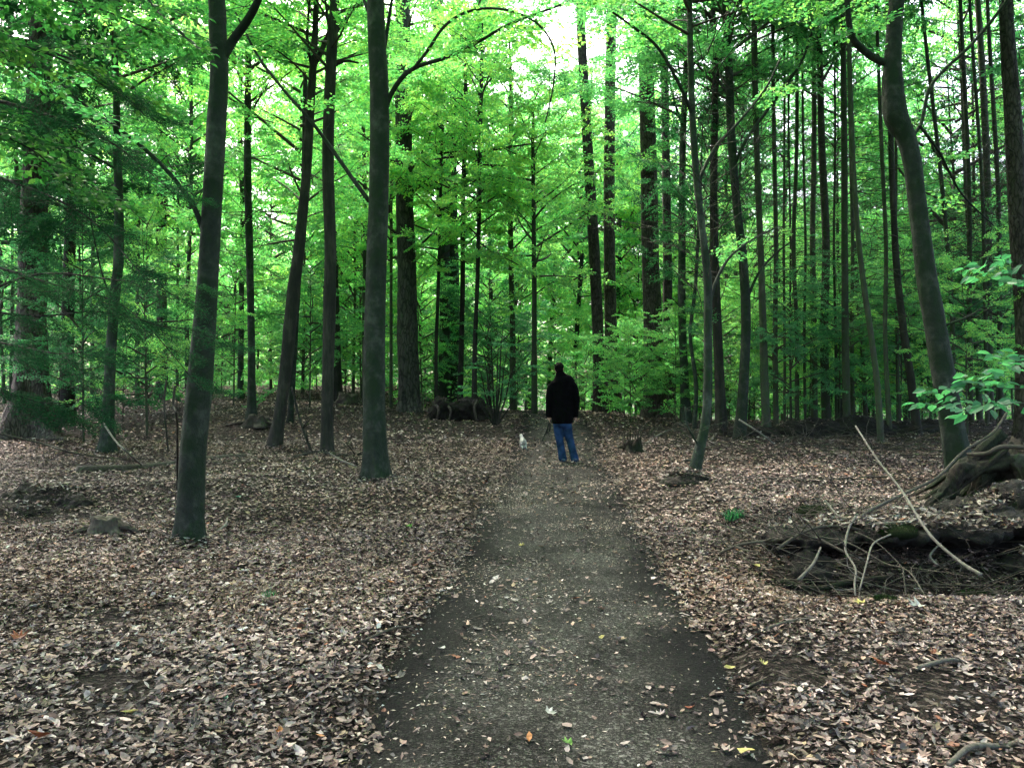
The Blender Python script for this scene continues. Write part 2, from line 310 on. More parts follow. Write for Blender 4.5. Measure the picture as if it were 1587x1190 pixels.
def litter(mb, n, y0, y1, tv, tf, smin, smax, tilt=.35, mult=1):
    x, y = scatter(n, y0, y1); s = np.abs(x-pathx(y)+.25*fbm(x*.7, y*.7, 21))+.34*fbm(x*2, y*2, 44)+.3*fbm(x*6, y*6, 45)
    # litter thins out on the trodden path; bare dark patches to either side
    keep = np.where(y < 15, ss(.78, 1.05, s)*1.0+.035+.05*(fbm(x*1.3, y*1.3, 77) > .08)+.4*ss(8., 13, y), np.maximum(.5, ss(.6, 1.1, s)))
    bare = .95*np.exp(-((x-2.15)**2/.09+(y-4.05)**2/.3))+.8*np.exp(-((x+5.8)**2/.7+(y-9.7)**2/.6))+.9*ss(1.9, 2.4, x+.5*fbm(y*2, x*2, 47))*ss(5.85, 6.35, y+.9*fbm(x*1.6, y*1.6, 46))*ss(7.0, 6.7, y)+.45*ss(3, 3.6, x)*ss(6.9, 7.1, y)*ss(9.5, 8.8, y)
    bare = bare+.5*ss(.13, .22, fbm(x*.9, y*.9, 55))+.6*ss(.12, .22, fbm(x*2.6, y*2.6, 57))
    k = rng.random(n) < keep*(1-np.clip(bare, 0, 1)); x = x[k]; y = y[k]; n = len(x)
    z = hh(x, y)+.012+rng.random(n)*.02+np.where(s[k] < .9, .012, 0)
    ci = rng.choice(len(PAL), n, p=PW); patch = vn(x*.8, y*.8, 91)[:, None]
    col = PAL[ci]*(.16+1.25*rng.random((n, 1))**1.45)*(.55+.8*patch)*mult*.98*np.array([1.08, .95, .955])
    col = col*np.array([1, 1, 1])+(vn(x*.5, y*.5, 66)[:, None]-.4)*np.array([.03, .008, -.012])
    size = smin+(smax-smin)*rng.random(n)**1.5
    leaves_from(mb, tv, tf, np.stack([x, y, z], -1), rng.random(n)*6.28, np.abs(rng.normal(0, tilt*1.25, n)), rng.random(n)*6.28, size, rng.normal(.15, .35, n), np.clip(col, .01, .7))
mb = MB()
litter(mb, 60000, 2.9, 9, OVAL, OVALF, .026, .066, .3)
litter(mb, 36000, 2.9, 9, QUAD, QUADF, .015, .04, .5)
litter(mb, 11000, 2.9, 9, LOBE, LOBEF, .04, .085, .22)
litter(mb, 95000, 8.5, 18, QUAD, QUADF, .035, .075, .3)
litter(mb, 90000, 17, 50, QUAD, QUADF, .06, .12, .3)
tag(obj('leaf_litter', mb.mesh('leaf_litter', m_lit, False)), 'brown and grey fallen leaves covering the forest floor', 'fallen leaves', kind='stuff')
mb = MB(); n = 60000; y = np.sqrt(rng.random(n)*(10**2-2.9**2)+2.9**2); x = pathx(y)+(rng.random(n)*2-1)*.95
k = rng.random(n) < .12+.95*ss(.85, .25, np.abs(x-pathx(y)))*(.35+.65*ss(-.1, .15, fbm(x*1.1, y*.9, 12))); x = x[k]; y = y[k]; n = len(x)
OCT = np.array([[1, 0, 0], [0, 1, 0], [-1, 0, 0], [0, -1, 0], [0, 0, .7]]); OCTF = np.array([[0, 1, 4], [1, 2, 4], [2, 3, 4], [3, 0, 4]])
g = (.015+.45*rng.random((n, 1))**2.6)*np.array([1, .99, .96])
leaves_from(mb, OCT, OCTF, np.stack([x, y, hh(x, y)+.016], -1), rng.random(n)*6.28, rng.random(n)*.4, rng.random(n)*6.28, .0035+.0085*rng.random(n)**2, np.zeros(n), g)
# short leaf crumbs and twig bits trodden into the gravel
n = 34000; y = np.sqrt(rng.random(n)*(16**2-2.9**2)+2.9**2); x = pathx(y)+(rng.random(n)*2-1)*1.0
k = rng.random(n) < .15+ss(.0, .2, fbm(x*1.1, y*.9, 12)+.06); x = x[k]; y = y[k]; n = len(x)
col = PAL[rng.choice(len(PAL), n, p=PW)]*(.4+1.*rng.random((n, 1)))
leaves_from(mb, QUAD*np.array([1, .7, 1]), QUADF, np.stack([x, y, hh(x, y)+.024], -1), rng.random(n)*6.28, rng.random(n)*.4, rng.random(n)*6.28, .01+.022*rng.random(n), np.zeros(n), col)
tag(obj('gravel', mb.mesh('gravel', m_lit, False)), 'small pale stones and leaf crumbs strewn on the path', 'gravel', kind='stuff')

# ---------------------------------------------------------------- foliage templates
def spray_template(rg, leaf=.075, n_side=12, sidelen=.42, gap=.055):
    pos = []; dr = []; sz = []; seg = []
    def run(p, a, ln, lf):
        k = max(2, int(ln/gap)); 
        for i in range(k):
            t = (i+.6)/k; q = p+np.array([math.cos(a), math.sin(a), 0])*ln*t; q[2] -= .12*(q[0]**2+q[1]**2)*.6
            sd = 1 if i % 2 else -1; aa = a+sd*(.75+.2*rg.random())
            pos.append(q+rg.normal(0, .008, 3)); dr.append([math.cos(aa), math.sin(aa), -.15+.25*rg.normal()]); sz.append(lf*(.7+.5*rg.random()))
        pos.append(p+np.array([math.cos(a), math.sin(a), 0])*ln); dr.append([math.cos(a), math.sin(a), -.1]); sz.append(lf)
        seg.append((p, p+np.array([math.cos(a), math.sin(a), -.03])*ln))
    run(np.zeros(3), 0, 1., leaf)
    for i in range(n_side):
        t = .08+.86*i/n_side+.03*rg.random(); sd = 1 if i % 2 else -1; ln = sidelen*(1-.65*t)*(.8+.4*rg.random())*(.5+.5*min(1, t*4))
        run(np.array([t, 0, -.05*t*t]), sd*(.75+.2*rg.random()), ln, leaf)
    return np.array(pos), np.array(dr), np.array(sz), seg
SPR = [spray_template(np.random.default_rng(s)) for s in range(4)]
def needle_template(rg, nl=.035, nw=.16, gap=.011, droop=.5):
    pos = []; dr = []; sz = []; seg = []
    def run(p, a, ln, dz):
        k = int(ln/gap)
        for i in range(k):
            t = (i+.5)/k; q = p+np.array([math.cos(a), math.sin(a), -dz*t])*ln*t
            for sd in (1, -1):
                aa = a+sd*(.9+.2*rg.random()); pos.append(q); dr.append([math.cos(aa), math.sin(aa), .25*rg.normal()-.15]); sz.append(nl*(.7+.5*rg.random()))
        seg.append((p, p+np.array([math.cos(a), math.sin(a), -dz])*ln))
    run(np.zeros(3), 0, .7, .15)
    for i in range(12):
        t = .05+.62*i/12; sd = 1 if i % 2 else -1; run(np.array([t, 0, -.1*t]), sd*(.7+.25*rg.random()), .26*(1-.6*t)*(.7+.6*rg.random()), droop*rg.random())
    return np.array(pos), np.array(dr), np.array(sz), seg
NSP = [needle_template(np.random.default_rng(50+s)) for s in range(3)]
NSPC = [needle_template(np.random.default_rng(60+s), .075, .2, .03, .8) for s in range(3)]
SPARSE = [spray_template(np.random.default_rng(80+s), .072, 3, .42, .2) for s in range(3)]
class Fol:
    def __init__(s, rg, aspect=.62): s.p = []; s.d = []; s.z = []; s.n = []; s.rg = rg; s.as_ = aspect; s.w = MB(); s.nw = 0
    def spray(s, T, origin, az, el, scale, roll=0, leafscale=1., twig=True, thick=.0035):
        M = np.array((Matrix.Rotation(az, 3, 'Z')@Matrix.Rotation(-el, 3, 'Y')@Matrix.Rotation(roll, 3, 'X')))
        p = T[0]@M.T*scale+origin+s.rg.normal(0, .03, T[0].shape)*scale; d = T[1]@M.T
        s.p.append(p); s.d.append(d); s.z.append(T[2]*leafscale); nn = np.tile(M[:, 2], (len(p), 1)); s.n.append(nn)
        if twig:
            for i, (a, b) in enumerate(T[3]):
                if i and twig == 1: break
                tube(s.w, [M@a*scale+origin, M@b*scale+origin], [thick*scale, thick*.4*scale], 3, 2, cap=False)
                s.nw += 1
    def mesh(s, name, m, hi=False):
        p = np.concatenate(s.p); d = np.concatenate(s.d); z = np.concatenate(s.z); up = np.concatenate(s.n)
        up = up+s.rg.normal(0, .6, up.shape); d /= np.linalg.norm(d, axis=1)[:, None]
        sd = np.cross(up, d); sd /= np.linalg.norm(sd, axis=1)[:, None]+1e-9; nn = np.cross(d, sd)
        L = z[:, None]; W = L*s.as_*.5
        if hi:
            V = np.stack([p, p+d*L*.28+sd*W*.8+nn*L*.07, p+d*L*.65+sd*W*.85+nn*L*.08, p+d*L*1.04-nn*L*.06, p+d*L*.65-sd*W*.85+nn*L*.08, p+d*L*.28-sd*W*.8+nn*L*.07, p+d*L*.5], 1).reshape(-1, 3); b0 = (np.arange(len(p))*7)[:, None, None]
            mb = MB(); mb.add(V, (b0+np.array([[0, 1, 6], [1, 2, 6], [2, 3, 6], [3, 4, 6], [4, 5, 6], [5, 0, 6]])[None]).reshape(-1, 3)); return mb.mesh(name, m, False)
        V = np.stack([p, p+d*L*.45+sd*W+nn*L*.07, p+d*L, p+d*L*.45-sd*W+nn*L*.07], 1).reshape(-1, 3)
        mb = MB(); mb.add(V, np.arange(len(V)).reshape(-1, 4)); return mb.mesh(name, m, False)
def gen_crown(seed, height, nb, l0, l1, leafscale=1., rise=.35, sprays_per=1.6, sscale=.85, con=False, twig=1, z0=0., bare=.3):
    """crown around a vertical axis: wood + leaves, local z from 0"""
    rg = np.random.default_rng(seed); f = Fol(rg, .62 if not con else .2); az = rg.random()*6
    for i in range(nb):
        t = (i+rg.random()*.7)/nb; z = z0+t*height; az += 2.4+rg.normal(0, .3)
        Lb = (l0*(1-t)+l1*t)*((.4+1.1*rg.random()) if not con else (.6+.7*rg.random()))*(.65+.7*math.sin(math.pi*min(1, t*1.1+.12)))
        el = (rise+.6*t+rg.normal(0, .3) if not con else -.12-.25*rg.random()+.5*t); dirh = np.array([math.cos(az), math.sin(az), 0])
        pts = []; 
        for k in range(5):
            u = k/4; a2 = az+.25*math.sin(seed+i+u*2)
            pts.append(np.array([math.cos(a2)*Lb*u, math.sin(a2)*Lb*u, z+Lb*(math.sin(el)*u-((.05+.15*math.sin(i*7.)) if not con else -.12)*u*u)]))
        tube(f.w, pts, [.012+.009*Lb, .009+.006*Lb, .008+.003*Lb, .006, .003], 4, 2, cap=False)
        ns = max(2, int(Lb*sprays_per*2)); P_ = np.array(pts)
        for k in range(ns):
            u = bare+(1-bare)*(k+.5)/ns; q = np.array([np.interp(u, np.linspace(0, 1, 5), P_[:, j]) for j in range(3)])
            sd = (1 if k % 2 else -1); T = (NSPC if con else SPR)[rg.integers(3)]
            f.spray(T, q, az+sd*(.55+.3*rg.random()), rg.normal(.05 if not con else -.35, .4 if not con else .2), sscale*(.6+.7*rg.random())*(1.15-.4*u), rg.normal(0, .45), leafscale, twig=twig)
        f.spray((NSPC if con else SPR)[0], P_[-1], az, -.05, sscale*.8, 0, leafscale, twig=twig)
    return f
def crown_pair(name, f, m, wood=TWIG):
    return f.w.mesh(name+'_wood', wood), f.mesh(name+'_leaves', m)
C_TALL = [gen_crown(100+i, 8, 46, 3.2, 1.4, 1.25, .45) for i in range(3)]
C_MID = [gen_crown(200+i, 6.5, 36, 2.3, 1.5, 1.2, .3) for i in range(4)]
C_LOW = [gen_crown(300+i, 2.4, 15, 1.0, .4, .85, .5, sprays_per=1.8, sscale=.55, bare=.15) for i in range(3)]
C_CON = [gen_crown(400+i, 8, 60, 1.9, .5, 1.3, con=True, sprays_per=1.7, sscale=1.0, twig=1, bare=.2) for i in range(2)]
def variants(name, fs, mats): 
    out = []
    for i, f in enumerate(fs):
        wd = f.w.mesh(name+'_branches', TWIG)
        me = f.mesh(name+'_leaves', mats[0]); ms = [me]
        for m in mats[1:]:
            c = me.copy(); c.materials[0] = m; ms.append(c)
        out.append((wd, ms))
    return out
V_TALL = variants('tall_crown', C_TALL, [LEAF, LEAFY, LEAFD, LEAFT]); V_MID = variants('mid_crown', C_MID, [LEAF, LEAFY, LEAFD, LEAFT])
V_LOW = variants('low_crown', C_LOW, [LEAF, LEAFY, LEAFD, LEAFT]); V_CON = variants('needle_crown', C_CON, [NEED])
# bare thin arching branches, for poles and young trees
def bare_set(seed, height, nb, ln, up=.8, r=.008):
    rg = np.random.default_rng(seed); mb = MB(); az = 0
    for i in range(nb):
        az += 2.4+rg.normal(0, .5); z = height*(i+rg.random())/nb; Lb = ln*(.4+rg.random()); el = up*(.3+rg.random())
        p = [np.array([0, 0, z])]; d = np.array([math.cos(az)*math.cos(el), math.sin(az)*math.cos(el), math.sin(el)])
        for k in range(5): d = d+rg.normal(0, .14, 3)+np.array([0, 0, -.05]); d /= np.linalg.norm(d); p.append(p[-1]+d*Lb/5)
        tube(mb, p, [r, r*.8, r*.65, r*.5, r*.35, r*.2], 4, 2, cap=False)
        for k in range(2, 5):
            d2 = d+rg.normal(0, .7, 3); d2 /= np.linalg.norm(d2); tube(mb, [p[k], p[k]+d2*Lb*.15, p[k]+d2*Lb*.3+np.array([0, 0, .04])], [r*.45, r*.3, r*.15], 3, 2, cap=False)
    return mb.mesh('bare_branches', TWIG)
BARE_UP = [bare_set(500+i, 6, 30, 2.6, .9, .013) for i in range(2)]
BARE_SIDE = [bare_set(520+i, 6, 38, 1.3, .1, .009) for i in range(2)]

# ---------------------------------------------------------------- trees
def trunk_mesh(pts, rad, m, sides=14, bump=.06, flare=.5, seed=0, per=8):
    mb = MB(); tube(mb, pts, rad, sides, per, bump, 1.3, seed, flare, cap=True); return mb.mesh('trunk', m)
def add_crown(root, var, mi, loc, rot, scale, part='crown'):
    wd, ms = var; a = obj('branches', wd, root, loc, rot, scale); obj(part, ms[mi % len(ms)], root, loc, rot, scale)
def at_height(pts, z):
    pts = np.asarray(pts); i = np.searchsorted(pts[:, 2], z); i = min(max(i, 1), len(pts)-1)
    a, b = pts[i-1], pts[i]; t = (z-a[2])/(b[2]-a[2]+1e-9); return a+(b-a)*t
seedc = [0]; BASES = []
def tree(name, label, cat, pts, m, d=None, top=14, crown='tall', mi=0, cz=None, cs=1., group=None, bump=.09, flare=.6, sides=14, branches=(), extra=(), lean=0.):
    """pts: (px, py, width px) read along the trunk from the base up"""
    seedc[0] += 1; sd = seedc[0]; rg = np.random.default_rng(900+sd)
    if d is None: d = G(pts[0][0], pts[0][1])
    Wp = []; Rr = []
    for i, (px, py, wd) in enumerate(pts):
        p = P(px, py, d+lean*max(0, (pts[0][1]-py))/600.); Wp.append(p); Rr.append(wd/2/F*d*.92)
    gx, gy = Wp[0][0], Wp[0][1]; gz = H(gx, gy)
    if Wp[0][2] > gz+.05: Wp.insert(0, np.array([gx, gy, gz-.1])); Rr.insert(0, Rr[0]*1.1)
    else: Wp[0][2] = gz-.1
    dirv = (Wp[-1]-Wp[-2]); dirv /= np.linalg.norm(dirv); z = Wp[-1][2]; r = Rr[-1]
    while z < gz+top-.5:
        st = min(3., gz+top-z); dirv = dirv*.7+np.array([0, 0, .3])+rg.normal(0, .03, 3); dirv /= np.linalg.norm(dirv)
        Wp.append(Wp[-1]+dirv*st); z = Wp[-1][2]; r = Rr[-1]*(1-.75*st/max(1., (gz+top-z+st))); Rr.append(max(.012, r))
    BASES.append((gx, gy, Rr[0])); base = np.array([gx, gy, gz]); root = obj(name, None, loc=base); tag(root, label, cat, group)
    loc = [p-base for p in Wp]; tm = trunk_mesh(loc, Rr, m, sides, bump, flare, sd); obj('trunk', tm, root)
    if crown:
        sets = {'tall': V_TALL, 'mid': V_MID, 'low': V_LOW, 'con': V_CON}; vs = sets[crown]
        cz_ = cz if cz is not None else top*.5; q = at_height(loc, cz_)
        hgt = 8 if crown in ('tall', 'con') else 6.5 if crown == 'mid' else 2.4; sz = max(.4, (top+.6-cz_)/hgt)
        add_crown(root, vs[sd % len(vs)], mi, q, rg.random()*6.28, (cs, cs, sz))
    for b in branches:          # explicit limbs: list of (px,py,dd) with end widths, optional leaves
        bp, w0, w1 = b[0], b[1], b[2]; bm = MB(); q = [P(x, y, d+dd)-base for x, y, dd in bp]
        n = len(q); dm = d; tube(bm, q, [(w0+(w1-w0)*k/(n-1))/2/F*dm for k in range(n)], 8, 6, .08, 1.5, sd)
        lv = b[3] if len(b) > 3 else 0; f = Fol(rg)
        Q = catmull(q, 6)
        for k in range(len(q)*2):     # small side twigs
            i = rg.integers(3, len(Q)-1); dd = rg.normal(0, 1, 3); dd[2] = abs(dd[2])*.3; dd /= np.linalg.norm(dd); ln = .25+.5*rg.random()
            tube(bm, [Q[i], Q[i]+dd*ln*.5, Q[i]+dd*ln+np.array([0, 0, -.05])], [.005, .004, .002], 4, 3, cap=False)
        if lv:
            for k in range(lv):
                u = rg.random()**.7; i = int((.35+.65*u)*(len(Q)-1)); 
                f.spray(SPR[rg.integers(4)], Q[i], rg.random()*6.28, rg.normal(0, .2), .55+.35*rg.random(), rg.normal(0, .2), .95, twig=1)
            bm.f += [x+bm.n for x in f.w.f]; bm.v += f.w.v; bm.n += f.w.n
        bo = obj('branch', bm.mesh('branch', m), root)
        if lv: obj('leaves', f.mesh('leaves', LEAFY if b[-1] == 'y' else LEAF, True), bo)
    for kind, z, sc in extra:
        q = at_height(loc, z); obj('side_branches', kind, root, q, rg.random()*6.28, sc)
    return root, loc, Rr

# foreground left beech
tree('beech_tree', 'nearest beech trunk on the left, smooth grey-green and forking near the top', 'tree',
     [(296, 838, 48), (297, 790, 43), (300, 700, 42), (311, 580, 40), (321, 450, 34), (328, 330, 32), (335, 200, 32), (340, 110, 30), (337, 40, 29), (334, -20, 27)], BEECH, top=13, cz=7.0, cs=.9, sides=34, bump=.07, flare=.32,
     branches=[([(345, 90, 0), (362, 62, 0), (385, 30, -.1), (402, -5, -.2), (415, -60, -.3)], 16, 9, 0),
               ([(314, 355, 0), (300, 320, -.1), (268, 275, -.25), (225, 232, -.4), (180, 197, -.5), (140, 170, -.6), (95, 130, -.8)], 9, 3, 5),
               ([(330, 95, 0.1), (285, 55, .3), (245, 20, .5), (225, -10, .6)], 6, 3, 3, 'y')])
tree('beech_tree', 'straight smooth beech left of the path with long thin limbs on either side', 'tree',
     [(584, 742, 48), (582, 715, 41), (580, 650, 37), (580, 550, 36), (583, 420, 34), (587, 300, 33), (588, 150, 32), (584, 60, 30), (582, -20, 28)], BEECH, top=15, cz=9.5, cs=1.0, sides=32, bump=.07, flare=.34,
     branches=[([(572, 312, 0), (545, 275, .1), (512, 228, .2), (478, 183, .3), (448, 150, .4), (405, 95, .6), (385, 60, .7), (365, 20, .8)], 7, 3, 8, 'y'),
               ([(588, 205, 0), (600, 160, 0), (622, 122, -.1), (648, 103, -.2), (690, 90, -.4), (740, 66, -.6), (790, 38, -.8), (870, 8, -1.)], 9, 3, 9, 'y'),
               ([(640, 108, -.2), (662, 80, -.3), (690, 40, -.5), (730, 17, -.6), (780, 15, -.8), (830, 35, -1.), (858, 75, -1.1), (858, 130, -1.2), (845, 190, -1.3)], 5, 2, 7, 'y'),
               ([(590, 110, 0), (598, 60, .1), (606, 10, .2), (610, -30, .2)], 7, 4, 0), ([(573, 25, 0), (560, -10, .2)], 6, 4, 0)])
tree('beech_tree', 'thin dark trunk with peeling bark, standing left of the straight beech', 'tree',
     [(507, 702, 24), (507, 640, 20), (510, 500, 21), (512, 380, 20), (508, 250, 20), (512, 120, 18), (519, 0, 15)], DARKB, top=13, cz=7.5, mi=1, cs=.8, bump=.12, flare=.25,
     branches=[([(513, 105, 0), (535, 95, .2), (556, 98, .3)], 6, 3), ([(514, 60, 0), (535, 30, .2), (556, 2, .4)], 7, 4)])
tree('beech_tree', 'dark trunk close behind the thin peeling one with a stump beside its foot', 'tree',
     [(522, 622, 18), (520, 500, 15), (516, 380, 14), (512, 200, 13), (515, 0, 11)], DARKB, top=16, cz=8, mi=1, bump=.1, extra=[(BARE_SIDE[1], 1.5, 1.3), (BARE_UP[0], 4, .9)])
tree('beech_tree', 'leaning twisted beech with torn grey bark, left of the thin dark trunk', 'tree',
     [(424, 692, 24), (434, 640, 20), (444, 560, 21), (453, 470, 22), (464, 380, 19), (474, 280, 16), (480, 180, 15), (486, 90, 12), (490, 0, 9)], DARKB, top=13, cz=7.5, mi=1, cs=.8, bump=.12, flare=.3,
     branches=[([(485, 105, 0), (500, 75, .1), (512, 40, .2), (520, -10, .3)], 9, 6), ([(484, 110, 0), (476, 60, -.1), (480, 0, -.2)], 5, 3)])
tree('beech_tree', 'slender second stem just behind the leaning twisted beech', 'tree', [(449, 655, 10), (455, 560, 10), (462, 440, 9), (470, 300, 8), (474, 100, 7)], BEECH, top=12, crown='mid', cz=5, mi=1)
tree('beech_tree', 'grey trunk standing over a dark hump of roots left of the leaning beech', 'tree',
     [(391, 658, 18), (390, 600, 13), (389, 500, 12), (387, 400, 12), (384, 280, 12), (384, 150, 11), (386, 20, 9)], BEECH, top=15, cz=8, mi=1, flare=.9, extra=[(BARE_SIDE[0], 1.5, 1.2), (BARE_UP[1], 3.5, .9)])
tree('beech_tree', 'slim trunk between the nearest beech and the root hump tree', 'tree', [(373, 590, 10), (374, 480, 9), (376, 330, 8), (372, 200, 8), (373, 100, 6)], BEECH, d=32, top=15, cz=8, mi=1)
tree('oak_tree', 'thick oak with furrowed bark and broken knots right of the straight beech', 'tree',
     [(634, 637, 44), (634, 615, 36), (632, 540, 35), (631, 450, 33), (629, 370, 31), (627, 300, 29), (626, 235, 28), (625, 200, 28), (625, 80, 26), (624, -20, 24)], OAK, top=22, cz=12, mi=1, cs=1.2, bump=.13, flare=.35, sides=26,
     branches=[([(638, 300, 0), (655, 285, -.3), (672, 270, -.5)], 5, 2, 2), ([(640, 390, 0), (662, 370, -.3), (680, 350, -.5)], 4, 2, 2), ([(618, 365, 0), (600, 350, -.3)], 5, 3)])
tree('oak_tree', 'left one of two green trunks grown together behind the root plate', 'tree', [(688, 612, 22), (690, 500, 19), (688, 380, 18), (682, 260, 18), (680, 160, 17), (678, 20, 15)], BEECH, d=33, top=22, cz=10, mi=1, bump=.1,
     branches=[([(682, 262, 0), (665, 215, .3), (652, 180, .5), (640, 145, .7)], 8, 5, 0)])
tree('oak_tree', 'right one of two green trunks grown together behind the root plate', 'tree', [(704, 612, 20), (704, 500, 19), (702, 380, 18), (700, 260, 18), (706, 140, 17), (706, 20, 15)], BEECH, d=33.4, top=22, cz=10, mi=0, bump=.1)
tree('young_beech', 'thin dark stem rising at the left end of the root plate', 'tree', [(676, 622, 7), (676, 540, 6), (679, 450, 6), (682, 350, 5), (684, 240, 5)], DARKB, d=27, top=11, crown='mid', cz=5, mi=1, flare=.2)
tree('young_beech', 'slim dark trunk rising from the middle of the root plate', 'tree', [(713, 620, 11), (715, 540, 9), (717, 440, 8), (718, 300, 8), (722, 150, 7)], DARKB, d=27.5, top=13, crown='mid', cz=5.5, mi=1, flare=.2)
tree('young_beech', 'slim dark trunk between the root plate and the many-stemmed shrub', 'tree', [(735, 630, 10), (736, 540, 8), (740, 430, 7), (743, 300, 7), (746, 120, 6)], DARKB, d=26, top=13, crown='mid', cz=5.5, mi=1, flare=.2)
tree('young_beech', 'grey-green slim trunk between the many-stemmed shrub and the man', 'tree', [(795, 628, 12), (794, 500, 9), (792, 400, 9), (791, 300, 8), (792, 150, 7)], POLE, d=29, top=14, crown='mid', cz=5.5, mi=1, flare=.3)
tree('young_beech', 'upright trunk just left of the man with leafy side sprays', 'tree', [(828, 640, 11), (828, 540, 9), (828, 440, 8), (827, 340, 7), (826, 230, 6)], POLE, d=26, top=10, crown='mid', cz=3.8, mi=0, flare=.3)
tree('pine_tree', 'reddish-black pine trunk just right of the man, leaning a little to the left', 'tree', [(930, 638, 25), (928, 560, 20), (924, 450, 19), (918, 340, 18), (911, 230, 17), (904, 110, 16), (900, 20, 15)], PINE, d=27, top=21, crown='con', cs=.65, cz=14, bump=.06, flare=.35, sides=18)
tree('pine_tree', 'upright pine trunk second to the right of the man', 'tree', [(952, 635, 28), (948, 560, 22), (945, 430, 20), (944, 300, 19), (945, 180, 18), (947, 60, 17)], PINE, d=28, top=22, crown='con', cs=.65, cz=14, bump=.06, flare=.35, sides=18)
tree('pine_tree', 'thick scaly pine trunk with a broken branch stub, third to the right of the man', 'tree', [(1018, 650, 44), (1015, 610, 34), (1012, 500, 31), (1008, 400, 29), (1006, 280, 28), (1003, 150, 26), (1000, 20, 24)], PINE, d=25, top=22, crown='con', cs=.65, cz=14, bump=.08, flare=.5, sides=24,
     branches=[([(1008, 268, -.2), (1000, 262, -.35), (996, 270, -.4)], 12, 6)])
tree('pine_tree', 'brown trunk half hidden behind the thick scaly pine', 'tree', [(1037, 640, 22), (1035, 500, 17), (1034, 380, 15), (1032, 250, 14), (1030, 100, 13)], PINE, d=29, top=22, crown='con', cs=.65, cz=14)
tree('young_beech', 'pale slim trunk right of the thick scaly pine', 'tree', [(1063, 652, 18), (1060, 570, 14), (1057, 480, 13), (1057, 370, 12), (1058, 240, 11), (1062, 120, 9), (1066, 0, 8)], BEECH, d=22, top=14, cz=8, mi=0, extra=[(BARE_UP[0], 4, 1.)])
tree('beech_tree', 'curved beech stem that sweeps out of a mossy mound right of the path', 'tree',
     [(1072, 738, 24), (1083, 700, 18), (1093, 655, 16), (1097, 600, 15), (1097, 520, 14), (1097, 440, 14), (1090, 370, 12), (1080, 280, 12), (1073, 180, 11), (1070, 80, 10), (1068, -20, 9)], BEECH, top=12, cz=7, mi=0, cs=.8, flare=.15, bump=.05, sides=16, extra=[(BARE_UP[1], 3, .7)],
     branches=[([(1083, 722-30, 0), (1072, 672, -.1), (1064, 655, -.1), (1062, 630, -.1)], 3.5, 2), ([(1098, 480, 0), (1108, 440, .2), (1130, 400, .4), (1165, 372, .7), (1205, 352, 1.)], 6, 2, 2),
               ([(1080, 285, 0), (1108, 230, .2), (1140, 195, .4), (1185, 140, .7), (1210, 90, 1.)], 6, 3, 2), ([(1074, 180, 0), (1052, 130, -.2), (1020, 75, -.4), (985, 45, -.6), (950, 20, -.8)], 6, 3, 3, 'y')])
tree('beech_tree', 'dark trunk behind the curved beech stem', 'tree', [(1118, 668, 20), (1114, 560, 16), (1108, 430, 15), (1106, 300, 13), (1108, 150, 11), (1104, 0, 9)], DARKB, d=19, top=14, cz=8, mi=0, extra=[(BARE_UP[0], 2.5, .9), (BARE_UP[1], 4, .9)])
tree('beech_tree', 'grey trunk bowing right to left above a tangle of brushwood, right of the curved stem', 'tree', [(1146, 680, 20), (1152, 600, 17), (1156, 500, 16), (1152, 410, 15), (1142, 320, 14), (1134, 220, 14), (1130, 120, 13), (1124, 0, 11)], BEECH, d=18, top=13, cz=7.5, mi=0, cs=.7,
     branches=[([(1155, 470, 0), (1175, 425, .1), (1200, 395, .2), (1225, 375, .3)], 5, 2), ([(1137, 260, 0), (1155, 220, -.2), (1190, 170, -.4), (1240, 100, -.8), (1262, 40, -1)], 6, 3, 2), ([(1131, 150, 0), (1100, 110, .2), (1060, 85, .5), (1020, 40, .8)], 5, 2)], extra=[(BARE_UP[0], 3., .8)])
tree('young_beech', 'straight grey-green pole next right of the bowing trunk', 'tree', [(1188, 672, 15), (1184, 560, 13), (1180, 420, 11), (1174, 270, 10), (1170, 120, 10), (1168, 0, 9)], POLE, d=19, top=14, cz=9, mi=0, cs=.7, extra=[(BARE_UP[1], 3.5, .8)])
# right-hand pole stand
pl = [(1203, 662, 9, 1200, 0), (1216, 660, 5, 1214, 0), (1235, 662, 8, 1228, 0), (1262, 664, 11, 1258, 0), (1281, 668, 15, 1274, 0), (1312, 666, 13, 1305, 0), (1248, 655, 5, 1246, 0), (1226, 655, 4, 1222, 0), (1322, 658, 7, 1318, 0), (1378, 660, 8, 1362, 0), (1296, 655, 5, 1290, 0), (1392, 655, 6, 1384, 0)]
desc = ['fourth', 'fifth', 'sixth', 'seventh']
names = ['pole right of the straight grey-green one, mottled with lichen', 'hair-thin pole in front of bright foliage, left in the pole stand', 'narrow pole with stubby dead twigs, left of the stand of thick poles', 'dark straight pole just left of the thickest pole', 'thickest straight brown-green pole in the middle of the pole stand', 'straight pole with a knotty middle, next right of the thickest one',
         'very thin pole between the narrow twiggy pole and the dark straight one', 'thinnest pole beside the hair-thin pole', 'thin pole tight against the right of the knotty one', 'thin pole left of the leaning black trunk', 'thin grey pole between the thickest pole and the knotty one', 'thin pole behind the leaning black trunk']
for (bx, by, wd, tx, _), nm in zip(pl, names):
    jj = (bx*37 % 17)-8
    tree('pole_tree', nm, 'tree', [(bx, by, wd*1.05), (bx*.7+tx*.3+jj*.25, 520, wd*.92), (bx*.6+tx*.4-jj*.3, 380, wd*.86), (bx*.4+tx*.6+jj*.5, 220, wd*.8), (tx+jj*.8, 0, wd*.62)], POLE, d=18+ (by % 5)*1.1+max(0, 9-wd)*.7, top=17, crown=('tall' if wd > 12 else 'mid'), cz=8.5+(bx % 7)*.7, cs=.7, extra=[(BARE_SIDE[wd % 2], 2.2, 1.)], group='poles of the young stand on the right', flare=.2, sides=10)
